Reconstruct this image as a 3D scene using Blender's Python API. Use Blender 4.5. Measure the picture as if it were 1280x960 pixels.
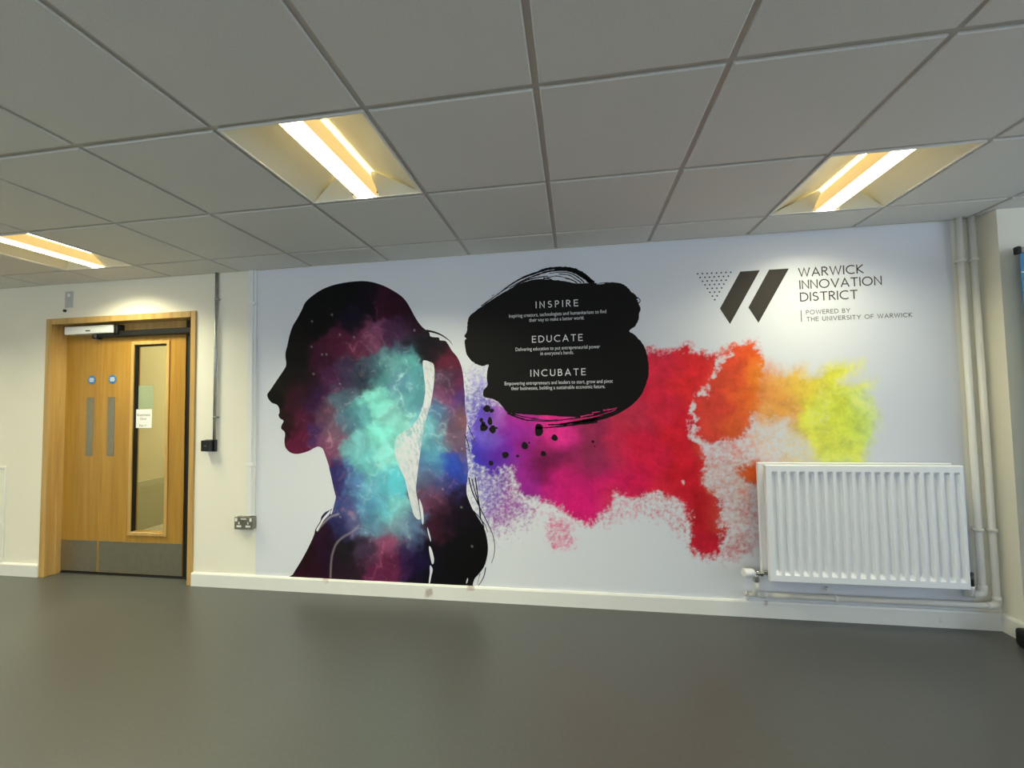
import bpy, bmesh, math, random
import numpy as np
from mathutils import Vector, Matrix
from mathutils.geometry import delaunay_2d_cdt, tessellate_polygon

SC = bpy.context.scene
COL = SC.collection
for o in list(bpy.data.objects):
    bpy.data.objects.remove(o)

# ------------------------------------------------------------------ camera
H = 2.359                       # ceiling height; wall with the mural is y = 0, floor z = 0
cam_d = bpy.data.cameras.new('camera')
cam_d.sensor_width = 36.0
cam_d.sensor_fit = 'HORIZONTAL'
cam_d.lens = 520.2 * 36.0 / 1280.0
cam_d.clip_start = 0.02
cam = bpy.data.objects.new('camera', cam_d)
COL.objects.link(cam)
def cam_axes(p, y, r):
    f = Vector((math.sin(y)*math.cos(p), math.cos(y)*math.cos(p), math.sin(p)))
    rt = Vector((math.cos(y), -math.sin(y), 0.0)); up = rt.cross(f)
    return f, rt*math.cos(r)+up*math.sin(r), up*math.cos(r)-rt*math.sin(r)
cf, cr, cu = cam_axes(0.0438, -0.1500, -0.0175)
m3 = Matrix((cr, cu, -cf)).transposed()
cam.matrix_world = Matrix.Translation((1.3033, -2.79, 1.3298)) @ m3.to_4x4()
SC.camera = cam

# ------------------------------------------------------------------ light and exposure
LAMP_POWER = 20.0               # watts of light per ceiling luminaire
LAMP_COLOR = (1.0, 0.965, 0.66)
LAMP_SPREAD = 140.0             # degrees, cut-off of the lens under the tubes
LAMP_GLOW = 2.0                 # brightness of the lens itself
BASKET_STRENGTH = 1.8
SLOT_GLOW = 20.0                 # light escaping above the lamp basket onto the reflectors
SKY_STRENGTH = 7.0
SKY_COLOR = (0.74, 0.83, 1.0)
SC.view_settings.view_transform = 'Standard'
SC.view_settings.look = 'None'
SC.view_settings.exposure = 0.18
SC.view_settings.gamma = 1.0
SC.view_settings.use_curve_mapping = False
world = bpy.data.worlds.new('overcast_sky')
SC.world = world
world.use_nodes = True
wb = world.node_tree.nodes['Background']
wb.inputs[0].default_value = SKY_COLOR + (1,)
wb.inputs[1].default_value = SKY_STRENGTH

# room extents (the part behind the viewpoint carries the windows)
XL, XR, YB = -6.0, 6.0, -6.6
PIER_X, PIER_Y = 3.655, -0.125
WIN_BACK = [(-3.2, -1.3), (-1.0, 0.9)]           # x ranges, back wall
WIN_RIGHT = [(-2.3, -1.0), (-4.5, -2.8)]         # y ranges, right wall
WZ0, WZ1 = 0.75, 2.25
def portal(name, loc, rot, sx, sy):
    d = bpy.data.lights.new(name, 'AREA'); d.shape = 'RECTANGLE'; d.size = sx; d.size_y = sy
    d.cycles.is_portal = True
    o = bpy.data.objects.new(name, d); COL.objects.link(o); o.location = loc; o.rotation_euler = rot
for a, b in WIN_BACK:
    portal('window_portal', ((a+b)/2, YB-0.21, (WZ0+WZ1)/2), (math.radians(90), 0, 0), b-a, WZ1-WZ0)
for a, b in WIN_RIGHT:
    portal('window_portal', (XR+0.21, (a+b)/2, (WZ0+WZ1)/2), (math.radians(90), 0, math.radians(90)), b-a, WZ1-WZ0)

# ------------------------------------------------------------------ helpers
ORG = {}
def org(p):
    return ORG.get(p.name, Vector((0, 0, 0))) if p else Vector((0, 0, 0))
def tag(o, label=None, cat=None, group=None, kind=None):
    if label: o['label'] = label
    if cat: o['category'] = cat
    if group: o['group'] = group
    if kind: o['kind'] = kind
    return o
def empty(name, loc, label=None, cat=None, group=None, kind=None):
    o = bpy.data.objects.new(name, None); COL.objects.link(o)
    o.location = loc; o.empty_display_size = 0.05
    ORG[o.name] = Vector(loc)
    return tag(o, label, cat, group, kind)
def link(name, me, mat, parent=None, origin=None):
    """mesh in world coordinates -> object; its origin is the parent's, or the given one"""
    og = org(parent) if parent else Vector(origin or (0, 0, 0))
    if og.length > 0: me.transform(Matrix.Translation(-og))
    o = bpy.data.objects.new(name, me); COL.objects.link(o)
    if mat: me.materials.append(mat)
    ORG[o.name] = og
    if parent: o.parent = parent
    else: o.location = og
    return o

class MB:
    def __init__(s): s.v = []; s.f = []; s.sm = []
    def add(s, vs, fs, smooth=False):
        n = len(s.v); s.v += [tuple(p) for p in vs]; s.f += [tuple(i+n for i in f) for f in fs]; s.sm += [smooth]*len(fs); return s
    def box(s, x0, x1, y0, y1, z0, z1, bev=0.0, seg=1):
        if bev <= 0:
            vs = [(x, y, z) for x in (x0, x1) for y in (y0, y1) for z in (z0, z1)]
            return s.add(vs, [(0,1,3,2),(4,6,7,5),(0,4,5,1),(2,3,7,6),(0,2,6,4),(1,5,7,3)])
        bm = bmesh.new(); bmesh.ops.create_cube(bm, size=1)
        for v in bm.verts:
            v.co = Vector(((x0+x1)/2+v.co.x*(x1-x0), (y0+y1)/2+v.co.y*(y1-y0), (z0+z1)/2+v.co.z*(z1-z0)))
        bmesh.ops.bevel(bm, geom=bm.edges[:], offset=bev, segments=seg, affect='EDGES', profile=0.5)
        return s.bm(bm)
    def bm(s, bm, smooth=False):
        bm.verts.index_update()
        s.add([v.co[:] for v in bm.verts], [tuple(v.index for v in f.verts) for f in bm.faces], smooth); bm.free(); return s
    def tube(s, pts, r, n=14, cap=True, smooth=True):
        pts = [Vector(p) for p in pts]; rs = r if isinstance(r, (list, tuple)) else [r]*len(pts)
        vs, fs = [], []
        t0 = (pts[1]-pts[0]).normalized()
        u = t0.orthogonal().normalized()
        for i, p in enumerate(pts):
            t = (pts[min(i+1, len(pts)-1)]-pts[max(i-1, 0)]).normalized()
            u = (u-t*u.dot(t)).normalized(); w = t.cross(u)
            for k in range(n):
                a = 2*math.pi*k/n; vs.append(p+(u*math.cos(a)+w*math.sin(a))*rs[i])
        for i in range(len(pts)-1):
            for k in range(n):
                fs.append((i*n+k, i*n+(k+1) % n, (i+1)*n+(k+1) % n, (i+1)*n+k))
        s.add(vs, fs, smooth)
        if cap:
            m = len(s.v)-len(vs); e = m+(len(pts)-1)*n
            s.f.append(tuple(m+n-1-k for k in range(n))); s.f.append(tuple(e+k for k in range(n))); s.sm += [False, False]
        return s
    def prism(s, poly, axis, a, b):
        """extrude a 2D polygon along an axis (0 x, 1 y, 2 z) from a to b"""
        n = len(poly)
        def P(q, t):
            return {0: (t, q[0], q[1]), 1: (q[0], t, q[1]), 2: (q[0], q[1], t)}[axis]
        vs = [P(q, a) for q in poly]+[P(q, b) for q in poly]
        fs = [tuple(range(n))[::-1], tuple(range(n, 2*n))]+[(i, (i+1) % n, n+(i+1) % n, n+i) for i in range(n)]
        return s.add(vs, fs)
    def build(s, name, mat, parent=None, origin=None):
        me = bpy.data.meshes.new(name); me.from_pydata(s.v, [], s.f); me.update()
        me.polygons.foreach_set('use_smooth', s.sm)
        bm = bmesh.new(); bm.from_mesh(me); bmesh.ops.recalc_face_normals(bm, faces=bm.faces[:]); bm.to_mesh(me); bm.free()
        return link(name, me, mat, parent, origin)
def arc3(c, r, a0, a1, u, w, n=8):
    c, u, w = Vector(c), Vector(u), Vector(w)
    return [c+(u*math.cos(a0+(a1-a0)*i/n)+w*math.sin(a0+(a1-a0)*i/n))*r for i in range(n+1)]

# ------------------------------------------------------------------ materials
def mat(name, color, rough=0.5, metal=0.0, noise=None, bump=None, spec=0.5, emit=None, wear=None):
    m = bpy.data.materials.new(name); m.use_nodes = True
    nt = m.node_tree; b = nt.nodes['Principled BSDF']
    b.inputs['Base Color'].default_value = tuple(color)+(1,)
    b.inputs['Roughness'].default_value = rough; b.inputs['Metallic'].default_value = metal
    b.inputs['Specular IOR Level'].default_value = spec
    tc = nt.nodes.new('ShaderNodeTexCoord')
    def nz(scale, detail=4):
        n = nt.nodes.new('ShaderNodeTexNoise'); n.inputs['Scale'].default_value = scale; n.inputs['Detail'].default_value = detail
        nt.links.new(tc.outputs['Object'], n.inputs['Vector']); return n
    if noise:
        scale, amt = noise
        n = nz(scale); r = nt.nodes.new('ShaderNodeValToRGB'); nt.links.new(n.outputs['Fac'], r.inputs['Fac'])
        r.color_ramp.elements[0].position = 0.3; r.color_ramp.elements[1].position = 0.7
        r.color_ramp.elements[0].color = tuple(c*(1-amt) for c in color)+(1,)
        r.color_ramp.elements[1].color = tuple(min(1, c*(1+amt)) for c in color)+(1,)
        nt.links.new(r.outputs['Color'], b.inputs['Base Color'])
        if wear:
            n2 = nz(wear[0], 6); r2 = nt.nodes.new('ShaderNodeValToRGB'); nt.links.new(n2.outputs['Fac'], r2.inputs['Fac'])
            r2.color_ramp.elements[0].position = wear[1]; r2.color_ramp.elements[1].position = wear[1]+0.06
            mx = nt.nodes.new('ShaderNodeMix'); mx.data_type = 'RGBA'
            nt.links.new(r2.outputs['Color'], mx.inputs['Factor']); nt.links.new(r.outputs['Color'], mx.inputs['A'])
            mx.inputs['B'].default_value = tuple(wear[2])+(1,); nt.links.new(mx.outputs['Result'], b.inputs['Base Color'])
    if bump:
        n = nz(bump[0], 3); bp = nt.nodes.new('ShaderNodeBump'); bp.inputs['Strength'].default_value = bump[1]; bp.inputs['Distance'].default_value = 0.002
        nt.links.new(n.outputs['Fac'], bp.inputs['Height']); nt.links.new(bp.outputs['Normal'], b.inputs['Normal'])
    if emit:
        b.inputs['Emission Color'].default_value = tuple(emit[0])+(1,); b.inputs['Emission Strength'].default_value = emit[1]
    return m
def wood(name, c0, c1, rough=0.35):
    m = bpy.data.materials.new(name); m.use_nodes = True
    nt = m.node_tree; b = nt.nodes['Principled BSDF']; b.inputs['Roughness'].default_value = rough
    tc = nt.nodes.new('ShaderNodeTexCoord'); mp = nt.nodes.new('ShaderNodeMapping'); mp.inputs['Scale'].default_value = (14, 14, 0.7)
    n = nt.nodes.new('ShaderNodeTexNoise'); n.inputs['Scale'].default_value = 2.2; n.inputs['Detail'].default_value = 6; n.inputs['Distortion'].default_value = 0.4
    r = nt.nodes.new('ShaderNodeValToRGB'); r.color_ramp.elements[0].position = 0.3; r.color_ramp.elements[1].position = 0.72
    r.color_ramp.elements[0].color = tuple(c0)+(1,); r.color_ramp.elements[1].color = tuple(c1)+(1,)
    nt.links.new(tc.outputs['Object'], mp.inputs['Vector']); nt.links.new(mp.outputs['Vector'], n.inputs['Vector'])
    nt.links.new(n.outputs['Fac'], r.inputs['Fac']); nt.links.new(r.outputs['Color'], b.inputs['Base Color'])
    return m
def thin_glass(name, tint, refl=0.08):
    m = bpy.data.materials.new(name); m.use_nodes = True; nt = m.node_tree
    nt.nodes.remove(nt.nodes['Principled BSDF']); out = nt.nodes['Material Output']
    t = nt.nodes.new('ShaderNodeBsdfTransparent'); t.inputs[0].default_value = tuple(tint)+(1,)
    g = nt.nodes.new('ShaderNodeBsdfGlossy'); g.inputs['Roughness'].default_value = 0.03
    mx = nt.nodes.new('ShaderNodeMixShader'); mx.inputs[0].default_value = refl
    nt.links.new(t.outputs[0], mx.inputs[1]); nt.links.new(g.outputs[0], mx.inputs[2]); nt.links.new(mx.outputs[0], out.inputs['Surface'])
    return m
def lens_mat(name):
    m = bpy.data.materials.new(name); m.use_nodes = True; nt = m.node_tree
    nt.nodes.remove(nt.nodes['Principled BSDF']); out = nt.nodes['Material Output']
    t = nt.nodes.new('ShaderNodeBsdfTransparent'); e = nt.nodes.new('ShaderNodeEmission'); a = nt.nodes.new('ShaderNodeAddShader')
    t.inputs[0].default_value = (0.95, 0.95, 0.95, 1); e.inputs[0].default_value = (1.0, 0.95, 0.80, 1); e.inputs[1].default_value = LAMP_GLOW
    nt.links.new(t.outputs[0], a.inputs[0]); nt.links.new(e.outputs[0], a.inputs[1]); nt.links.new(a.outputs[0], out.inputs['Surface'])
    return m
M_WALL = mat('wall_paint', (0.86, 0.82, 0.685), 0.6, noise=(3, 0.015), bump=(90, 0.15))
M_TRIM = mat('gloss_trim_paint', (0.82, 0.81, 0.76), 0.3, noise=(4, 0.02))
M_SKIRT = mat('scuffed_skirting_paint', (0.80, 0.79, 0.74), 0.35, noise=(4, 0.02), wear=(5.5, 0.66, (0.50, 0.42, 0.37)))
M_FLOOR = mat('grey_vinyl', (0.080, 0.083, 0.079), 0.36, noise=(60, 0.06), bump=(350, 0.05))
M_TILE = mat('ceiling_tile_face', (0.73, 0.725, 0.69), 0.9, noise=(220, 0.05), bump=(260, 0.25), spec=0.2)
M_TEE = mat('ceiling_grid_metal', (0.56, 0.53, 0.48), 0.5)
M_VOID = mat('ceiling_void', (0.2, 0.2, 0.2), 0.9)
M_PIPE = mat('painted_pipe', (0.78, 0.76, 0.70), 0.35, noise=(9, 0.03))
M_RAD = mat('radiator_enamel', (0.89, 0.90, 0.90), 0.28)
M_WHITE = mat('white_plastic', (0.82, 0.82, 0.79), 0.35)
M_BLACK = mat('black_plastic', (0.010, 0.010, 0.011), 0.35)
M_DARK = mat('dark_rubber', (0.006, 0.006, 0.006), 0.6)
M_STEEL = mat('brushed_steel', (0.34, 0.32, 0.26), 0.38, 0.9, noise=(30, 0.05))
M_GALV = mat('galvanised_steel', (0.46, 0.47, 0.46), 0.4, 0.85, noise=(25, 0.12))
M_CHROME = mat('chrome', (0.55, 0.53, 0.50), 0.2, 1.0)
M_OAK = wood('oak_veneer', (0.34, 0.170, 0.022), (0.46, 0.25, 0.042))
M_OAKF = wood('oak_frame', (0.44, 0.25, 0.070), (0.60, 0.39, 0.13))
M_GLASS = thin_glass('door_glass', (0.90, 0.93, 0.86), 0.05)
M_WGLASS = thin_glass('window_glass', (0.92, 0.95, 0.95), 0.06)
M_LAMP = lens_mat('lamp_lens')
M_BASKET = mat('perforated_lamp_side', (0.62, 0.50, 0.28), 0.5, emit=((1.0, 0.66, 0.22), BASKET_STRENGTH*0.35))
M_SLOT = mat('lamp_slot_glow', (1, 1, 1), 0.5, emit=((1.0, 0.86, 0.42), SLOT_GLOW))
M_REFL = mat('lamp_reflector', (0.90, 0.86, 0.68), 0.45)
M_BLUE = mat('blue_sign_face', (0.02, 0.16, 0.42), 0.4)
M_PAPER = mat('paper', (0.80, 0.80, 0.76), 0.7)
M_INK = mat('black_ink', (0.012, 0.012, 0.012), 0.6)
M_CORR = mat('corridor_paint', (0.62, 0.58, 0.40), 0.6, noise=(3, 0.02))
M_CORRL = mat('corridor_dado_paint', (0.46, 0.45, 0.32), 0.5, noise=(3, 0.02))
M_BANNER = mat('blue_banner_fabric', (0.03, 0.26, 0.55), 0.5, noise=(2, 0.1))

# ------------------------------------------------------------------ the shell
DX0, DX1, DZ = -2.972, -1.570, 2.078          # outside of the door frame
fl = MB().box(XL-0.2, XR+0.2, YB-0.2, 3.4, -0.10, 0.0).build('floor', M_FLOOR); tag(fl, kind='structure')
wb_ = MB()
wb_.box(XL, DX0, 0, 0.2, 0, H+0.3).box(DX0, DX1, 0, 0.2, DZ, H+0.3).box(DX1, PIER_X, 0, 0.2, 0, H+0.3)
tag(wb_.build('wall_back', M_WALL), kind='structure')
tag(MB().box(PIER_X, XR+0.2, PIER_Y, 0.2, 0, H+0.3).build('wall_right', M_WALL), kind='structure')
tag(MB().box(XL-0.2, XL, YB-0.2, 0.2, 0, H+0.3).build('wall_left', M_WALL), kind='structure')
def holed_wall(name, holes, a0, a1, mk):
    w = MB(); xs = a0
    for a, b in sorted(holes):
        mk(w, xs, a, 0, H+0.3); mk(w, a, b, 0, WZ0); mk(w, a, b, WZ1, H+0.3); xs = b
    mk(w, xs, a1, 0, H+0.3)
    tag(w.build(name, M_WALL), kind='structure')
holed_wall('wall_front', WIN_BACK, XL-0.2, XR+0.2, lambda w, a, b, c, d: w.box(a, b, YB-0.2, YB, c, d))
holed_wall('wall_side', WIN_RIGHT, YB, PIER_Y, lambda w, a, b, c, d: w.box(XR, XR+0.2, a, b, c, d))
wn = 0
for axis, rng in ((0, WIN_BACK), (1, WIN_RIGHT)):
    for a, b in rng:
        wn += 1
        c = (a+b)/2
        base = (c, YB-0.1, WZ0) if axis == 0 else (XR+0.1, c, WZ0)
        root = empty('window_%d' % wn, base, kind='structure')
        fr = MB(); gl = MB(); mid = c
        def bar(w, u0, u1, z0, z1, t):
            if axis == 0: w.box(u0, u1, YB-0.1-t, YB-0.1+t, z0, z1)
            else: w.box(XR+0.1-t, XR+0.1+t, u0, u1, z0, z1)
        for u0, u1, z0, z1 in ((a, a+0.05, WZ0, WZ1), (b-0.05, b, WZ0, WZ1), (mid-0.03, mid+0.03, WZ0, WZ1), (a, b, WZ0, WZ0+0.05), (a, b, WZ1-0.05, WZ1)):
            bar(fr, u0, u1, z0, z1, 0.03)
        fr.build('window_frame', M_TRIM, root)
        for u0, u1 in ((a+0.05, mid-0.03), (mid+0.03, b-0.05)):
            g = MB(); bar(g, u0, u1, WZ0+0.05, WZ1-0.05, 0.004); g.build('pane', M_WGLASS, root)
# corridor behind the door
tag(MB().box(-3.35, -3.05, 0.2, 3.4, 0, 2.7).build('wall_corridor_left', M_CORR), kind='structure')
tag(MB().box(-3.05, -1.2, 3.2, 3.4, 0, 2.7).build('wall_corridor_end', M_CORR), kind='structure')
tag(MB().box(-1.3, -1.1, 0.2, 3.4, 0, 2.7).build('wall_corridor_right', M_CORR), kind='structure')
tag(MB().box(-3.35, -1.1, 0.2, 3.4, 2.6, 2.75).build('ceiling_corridor', M_WALL), kind='structure')
tag(MB().box(-3.05, -3.035, 0.2, 3.2, 0.11, 0.60).build('trim_1', M_CORRL), kind='structure')
tag(MB().box(-3.05, -3.03, 0.2, 3.2, 0, 0.11).build('baseboard_corridor', M_TRIM), kind='structure')
cl_root = empty('added_corridor_light', (-2.2, 2.1, 2.6), 'unseen round light added to brighten the corridor behind the door glass', 'ceiling light')  # unseen lamp, added to brighten the view through the glass
MB().tube([(-2.2, 2.1, 2.6), (-2.2, 2.1, 2.57)], 0.20, 24).build('base', M_WHITE, cl_root)
MB().tube([(-2.2, 2.1, 2.57), (-2.2, 2.1, 2.53)], [0.18, 0.14], 24).build('diffuser', mat('added_corridor_lamp', (1, 1, 1), 0.5, emit=((1.0, 0.86, 0.58), 170.0)), cl_root)

# ceiling: tiles hang a little below the metal grid
ceil = empty('ceiling', (0, 0, H), kind='structure')
MB().box(XL-0.2, XR+0.2, YB-0.2, 0.2, H+0.30, H+0.40).build('soffit', M_VOID, ceil)
P = 0.6
ROW0 = -0.273
cols = [i for i in range(-10, 11)]
ylines = [ROW0-P*i for i in range(0, 11)]
xs = [XL]+[c*P for c in cols if XL < c*P < XR]+[XR]
ys = [0.0]+[y for y in ylines if y > YB]+[YB]
LIGHTS = {(0, 1): 'a', (4, 0): 'b', (-4, 0): 'c', (-8, 0): 'g', (-1, 4): 'd', (5, 7): 'e', (-5, 4): 'f', (-9, 4): 'h'}  # d, e, f and h are unseen, added at guessed spots for more light
tile_cache = {}
def tile_mesh(w, d):
    k = (round(w, 3), round(d, 3))
    if k not in tile_cache:
        mb = MB(); g = 0.011; e = 0.004
        x, y = w/2-g, d/2-g
        vs = [(-x, -y, 0.012), (x, -y, 0.012), (x, y, 0.012), (-x, y, 0.012), (-x, -y, 0.003), (x, -y, 0.003), (x, y, 0.003), (-x, y, 0.003),
              (-x+e, -y+e, 0), (x-e, -y+e, 0), (x-e, y-e, 0), (-x+e, y-e, 0)]
        fs = [(0, 1, 2, 3), (8, 11, 10, 9)]
        for i in range(4):
            j = (i+1) % 4; fs += [(i, j, 4+j, 4+i), (4+i, 4+j, 8+j, 8+i)]
        me = bpy.data.meshes.new('ceiling_tile'); me.from_pydata(vs, [], fs); me.update()
        bm = bmesh.new(); bm.from_mesh(me); bmesh.ops.recalc_face_normals(bm, faces=bm.faces[:]); bm.to_mesh(me); bm.free()
        me.materials.append(M_TILE); tile_cache[k] = me
    return tile_cache[k]
for i in range(len(xs)-1):
    for j in range(len(ys)-1):
        x0, x1, y1, y0 = xs[i], xs[i+1], ys[j], ys[j+1]
        if (round(x0/P), j-1) in LIGHTS and abs(x0/P-round(x0/P)) < 1e-4 and j > 0: continue
        o = bpy.data.objects.new('ceiling_tile', tile_mesh(x1-x0, y1-y0)); COL.objects.link(o); o.parent = ceil
        o.location = ((x0+x1)/2, (y0+y1)/2, random.Random(i*50+j).uniform(-0.0004, 0.0004))
for x in xs[1:-1]:
    MB().box(x-0.012, x+0.012, YB, 0, H+0.009, H+0.013).box(x-0.001, x+0.001, YB, 0, H+0.012, H+0.045).build('grid_bar', M_TEE, ceil)
for y in ys[1:-1]:
    for a, b in zip(xs[:-1], xs[1:]):
        MB().box(a+0.012, b-0.012, y-0.012, y+0.012, H+0.0092, H+0.013).build('cross_bar', M_TEE, ceil)
tr = MB().box(XL, PIER_X, -0.02, 0, H+0.004, H+0.012).box(XL, XL+0.02, YB, 0, H+0.004, H+0.012).build('edge_trim', M_TEE, ceil)

# recessed lights
def ceiling_light(cx, ry, label, dim=1.0):
    x0, y1 = cx*P, ROW0-P*ry
    y0 = y1-P; xc = x0+P/2; yc = (y0+y1)/2
    L = P/2-0.012
    root = empty('ceiling_light', (xc, yc, H), label, 'ceiling light', 'recessed ceiling lights')
    up = 0.075
    MB().box(xc-L, xc+L, yc-L, yc+L, H+up+0.005, H+up+0.012).build('housing', M_WHITE, root)
    fr = MB()
    for s in (-1, 1):
        fr.box(xc+s*L-0.004, xc+s*L+0.004, yc-L, yc+L, H-0.001, H+0.02)
        fr.box(xc-L, xc+L, yc+s*L-0.004, yc+s*L+0.004, H-0.001, H+0.02)
    fr.build('frame', M_WHITE, root)
    wi, we = 0.062, L-0.004        # inner and outer edges of a reflector wing
    for s in (-1, 1):
        mb = MB(); n = 8; vs = []; fs = []
        for i in range(n+1):
            t = i/n; xx = we+(wi+0.028-we)*t; zz = H+0.004+(up-0.006)*math.sin(t*math.pi/2)
            vs += [(xc+s*xx, yc-L+0.004, zz), (xc+s*xx, yc+L-0.004, zz)]
        for i in range(n): fs.append((2*i, 2*i+1, 2*i+3, 2*i+2))
        m = len(vs); vs += [(v[0], v[1], v[2]+0.002) for v in vs]
        fs += [tuple(k+m for k in f) for f in fs]
        mb.add(vs, fs, True); mb.build('reflector', M_REFL, root)
        for e in (-1, 1):
            ye = yc+e*(L-0.004)
            q = MB(); a = (xc+s*we, ye, H+0.003); b = (xc+s*(wi+0.005), ye, H+0.003); c = (xc+s*(wi+0.005), ye-e*0.10, H+up-0.004); d = (xc+s*(wi+0.03), ye-e*0.10, H+up-0.004)
            q.add([a, b, c, d], [(0, 1, 2, 3)]); q.build('end_plate', M_REFL, root)
    zb = H+0.006
    # central lamp basket: glowing diffuser below, perforated metal sides
    MB().box(xc-0.046, xc+0.046, yc-L+0.005, yc+L-0.005, zb, zb+0.001).build('diffuser', M_LAMP, root)
    d = bpy.data.lights.new('lamp_light', 'AREA'); d.shape = 'RECTANGLE'; d.size = 0.086; d.size_y = 2*L-0.02
    d.energy = LAMP_POWER*dim; d.color = LAMP_COLOR; d.spread = math.radians(LAMP_SPREAD)
    lo = bpy.data.objects.new('lamp_light', d); COL.objects.link(lo); lo.parent = root; lo.location = (0, 0, zb+0.008-H)
    for s in (-1, 1):
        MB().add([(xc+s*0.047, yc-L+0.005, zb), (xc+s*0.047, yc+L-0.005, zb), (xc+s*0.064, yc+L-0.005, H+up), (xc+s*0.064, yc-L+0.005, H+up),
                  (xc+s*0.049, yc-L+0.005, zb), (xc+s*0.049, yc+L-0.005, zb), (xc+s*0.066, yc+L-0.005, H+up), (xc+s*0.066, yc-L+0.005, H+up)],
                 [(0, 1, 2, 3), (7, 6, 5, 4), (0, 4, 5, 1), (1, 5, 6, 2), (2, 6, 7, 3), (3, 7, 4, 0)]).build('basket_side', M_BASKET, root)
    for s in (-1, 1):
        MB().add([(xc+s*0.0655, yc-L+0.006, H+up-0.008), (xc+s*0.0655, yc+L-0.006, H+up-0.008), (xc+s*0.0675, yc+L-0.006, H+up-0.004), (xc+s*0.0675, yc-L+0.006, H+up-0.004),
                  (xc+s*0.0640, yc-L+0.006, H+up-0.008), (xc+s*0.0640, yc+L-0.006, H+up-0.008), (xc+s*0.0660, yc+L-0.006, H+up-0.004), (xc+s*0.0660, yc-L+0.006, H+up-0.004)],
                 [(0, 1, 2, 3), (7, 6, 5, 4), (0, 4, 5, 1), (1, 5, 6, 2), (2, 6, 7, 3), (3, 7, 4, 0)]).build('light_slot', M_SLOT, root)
    MB().box(xc-0.048, xc+0.048, yc+L-0.05, yc+L-0.045, zb-0.0015, zb).build('clip', M_BASKET, root)
DIM = {'a': 1.5, 'd': 1.3, 'b': 0.5, 'c': 1.2, 'g': 1.3, 'f': 1.2, 'h': 1.3, 'e': 0.8}     # power factors, set to balance the light on walls and floor
LL = {'a': 'recessed square ceiling light in front of the head silhouette, second tile row from wall',
      'b': 'recessed square ceiling light above the logo, near the pipes in the corner',
      'c': 'recessed square ceiling light by the door, cut by the left picture edge',
      'd': 'unseen square ceiling light added for brightness behind the viewpoint, middle one near the windows',
      'e': 'unseen square ceiling light added for brightness behind the viewpoint, nearest the right windows',
      'g': 'recessed square ceiling light left of the door, beyond the picture edge',
      'h': 'unseen square ceiling light added for brightness behind the viewpoint, at the far left end of the room',
      'f': 'unseen square ceiling light added for brightness behind the viewpoint, farthest left from the windows'}
for (c, r), k in LIGHTS.items(): ceiling_light(c, r, LL[k], DIM.get(k, 1.0))

# skirting boards
SK = [(-0.0, 0.0), (-0.018, 0.0), (-0.018, 0.088), (-0.012, 0.098), (0.0, 0.098)]
tag(MB().prism(SK, 0, XL, DX0).build('baseboard_left', M_SKIRT), kind='structure')
tag(MB().prism(SK, 0, DX1, PIER_X).build('baseboard_back', M_SKIRT), kind='structure')
sk = MB().prism([(PIER_X-0.0, 0), (PIER_X-0.018, 0), (PIER_X-0.018, 0.088), (PIER_X-0.012, 0.098), (PIER_X, 0.098)], 1, PIER_Y-0.018, -0.018)
sk.prism([(PIER_Y+a, b) for a, b in SK], 0, PIER_X, XR)
tag(sk.build('baseboard_right', M_SKIRT), kind='structure')

# ------------------------------------------------------------------ double door
door = empty('door_1', ((DX0+DX1)/2, 0, 0), kind='structure')
IN0, IN1, INZ = -2.918, -1.614, DZ-0.048
MB().box(DX0, IN0, -0.012, 0.2, 0, DZ, 0.002).build('jamb', M_OAKF, door)
MB().box(IN1, DX1, -0.012, 0.2, 0, DZ, 0.002).build('jamb', M_OAKF, door)
MB().box(IN0, IN1, -0.012, 0.2, INZ, DZ, 0.002).build('head', M_OAKF, door)
LY = 0.09                                   # front face of the leaves
MB().box(IN0, IN0+0.012, LY-0.035, LY+0.0, 0, INZ).build('door_stop', M_OAKF, door)
MX = -2.549
leafL = MB().box(IN0+0.003, MX-0.0015, LY, LY+0.044, 0.018, INZ-0.006, 0.002).build('door_leaf', M_OAK, door)
lr = MB(); gx0, gx1, gz0, gz1 = -2.236, -1.930, 0.349, 1.848
RX1 = -1.760; RZ = 1.976
lr.box(MX+0.0015, gx0, LY, LY+0.044, 0.018, RZ).box(gx1, RX1, LY, LY+0.044, 0.018, RZ).box(gx0, gx1, LY, LY+0.044, 0.018, gz0).box(gx0, gx1, LY, LY+0.044, gz1, RZ)
leafR = lr.build('door_leaf', M_OAK, door)
bd = MB(); bw = 0.028
for a, b, c, d in ((gx0-bw, gx0, gz0-bw, gz1+bw), (gx1, gx1+bw, gz0-bw, gz1+bw), (gx0, gx1, gz0-bw, gz0), (gx0, gx1, gz1, gz1+bw)):
    bd.box(a, b, LY-0.010, LY+0.010, c, d, 0.003)
bd.build('glazing_bead', M_OAKF, leafR)
MB().box(gx0, gx0+0.005, LY+0.004, LY+0.03, gz0, gz1).box(gx0, gx1, LY+0.004, LY+0.03, gz1-0.01, gz1).build('glazing_seal', M_DARK, leafR)
MB().box(gx0, gx1, LY+0.018, LY+0.024, gz0, gz1).build('pane', M_GLASS, leafR)
MB().box(IN0+0.006, MX-0.006, LY-0.002, LY, 0.020, 0.267).build('kick_plate', M_STEEL, leafL)
MB().box(MX+0.012, RX1-0.002, LY-0.002, LY, 0.020, 0.267).build('kick_plate', M_STEEL, leafR)
MB().box(-2.690, -2.621, LY-0.003, LY, 0.950, 1.431, 0.001).build('push_plate', M_STEEL, leafL)
MB().box(-2.484, -2.415, LY-0.003, LY, 0.950, 1.431, 0.001).build('push_plate', M_STEEL, leafR)
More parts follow.
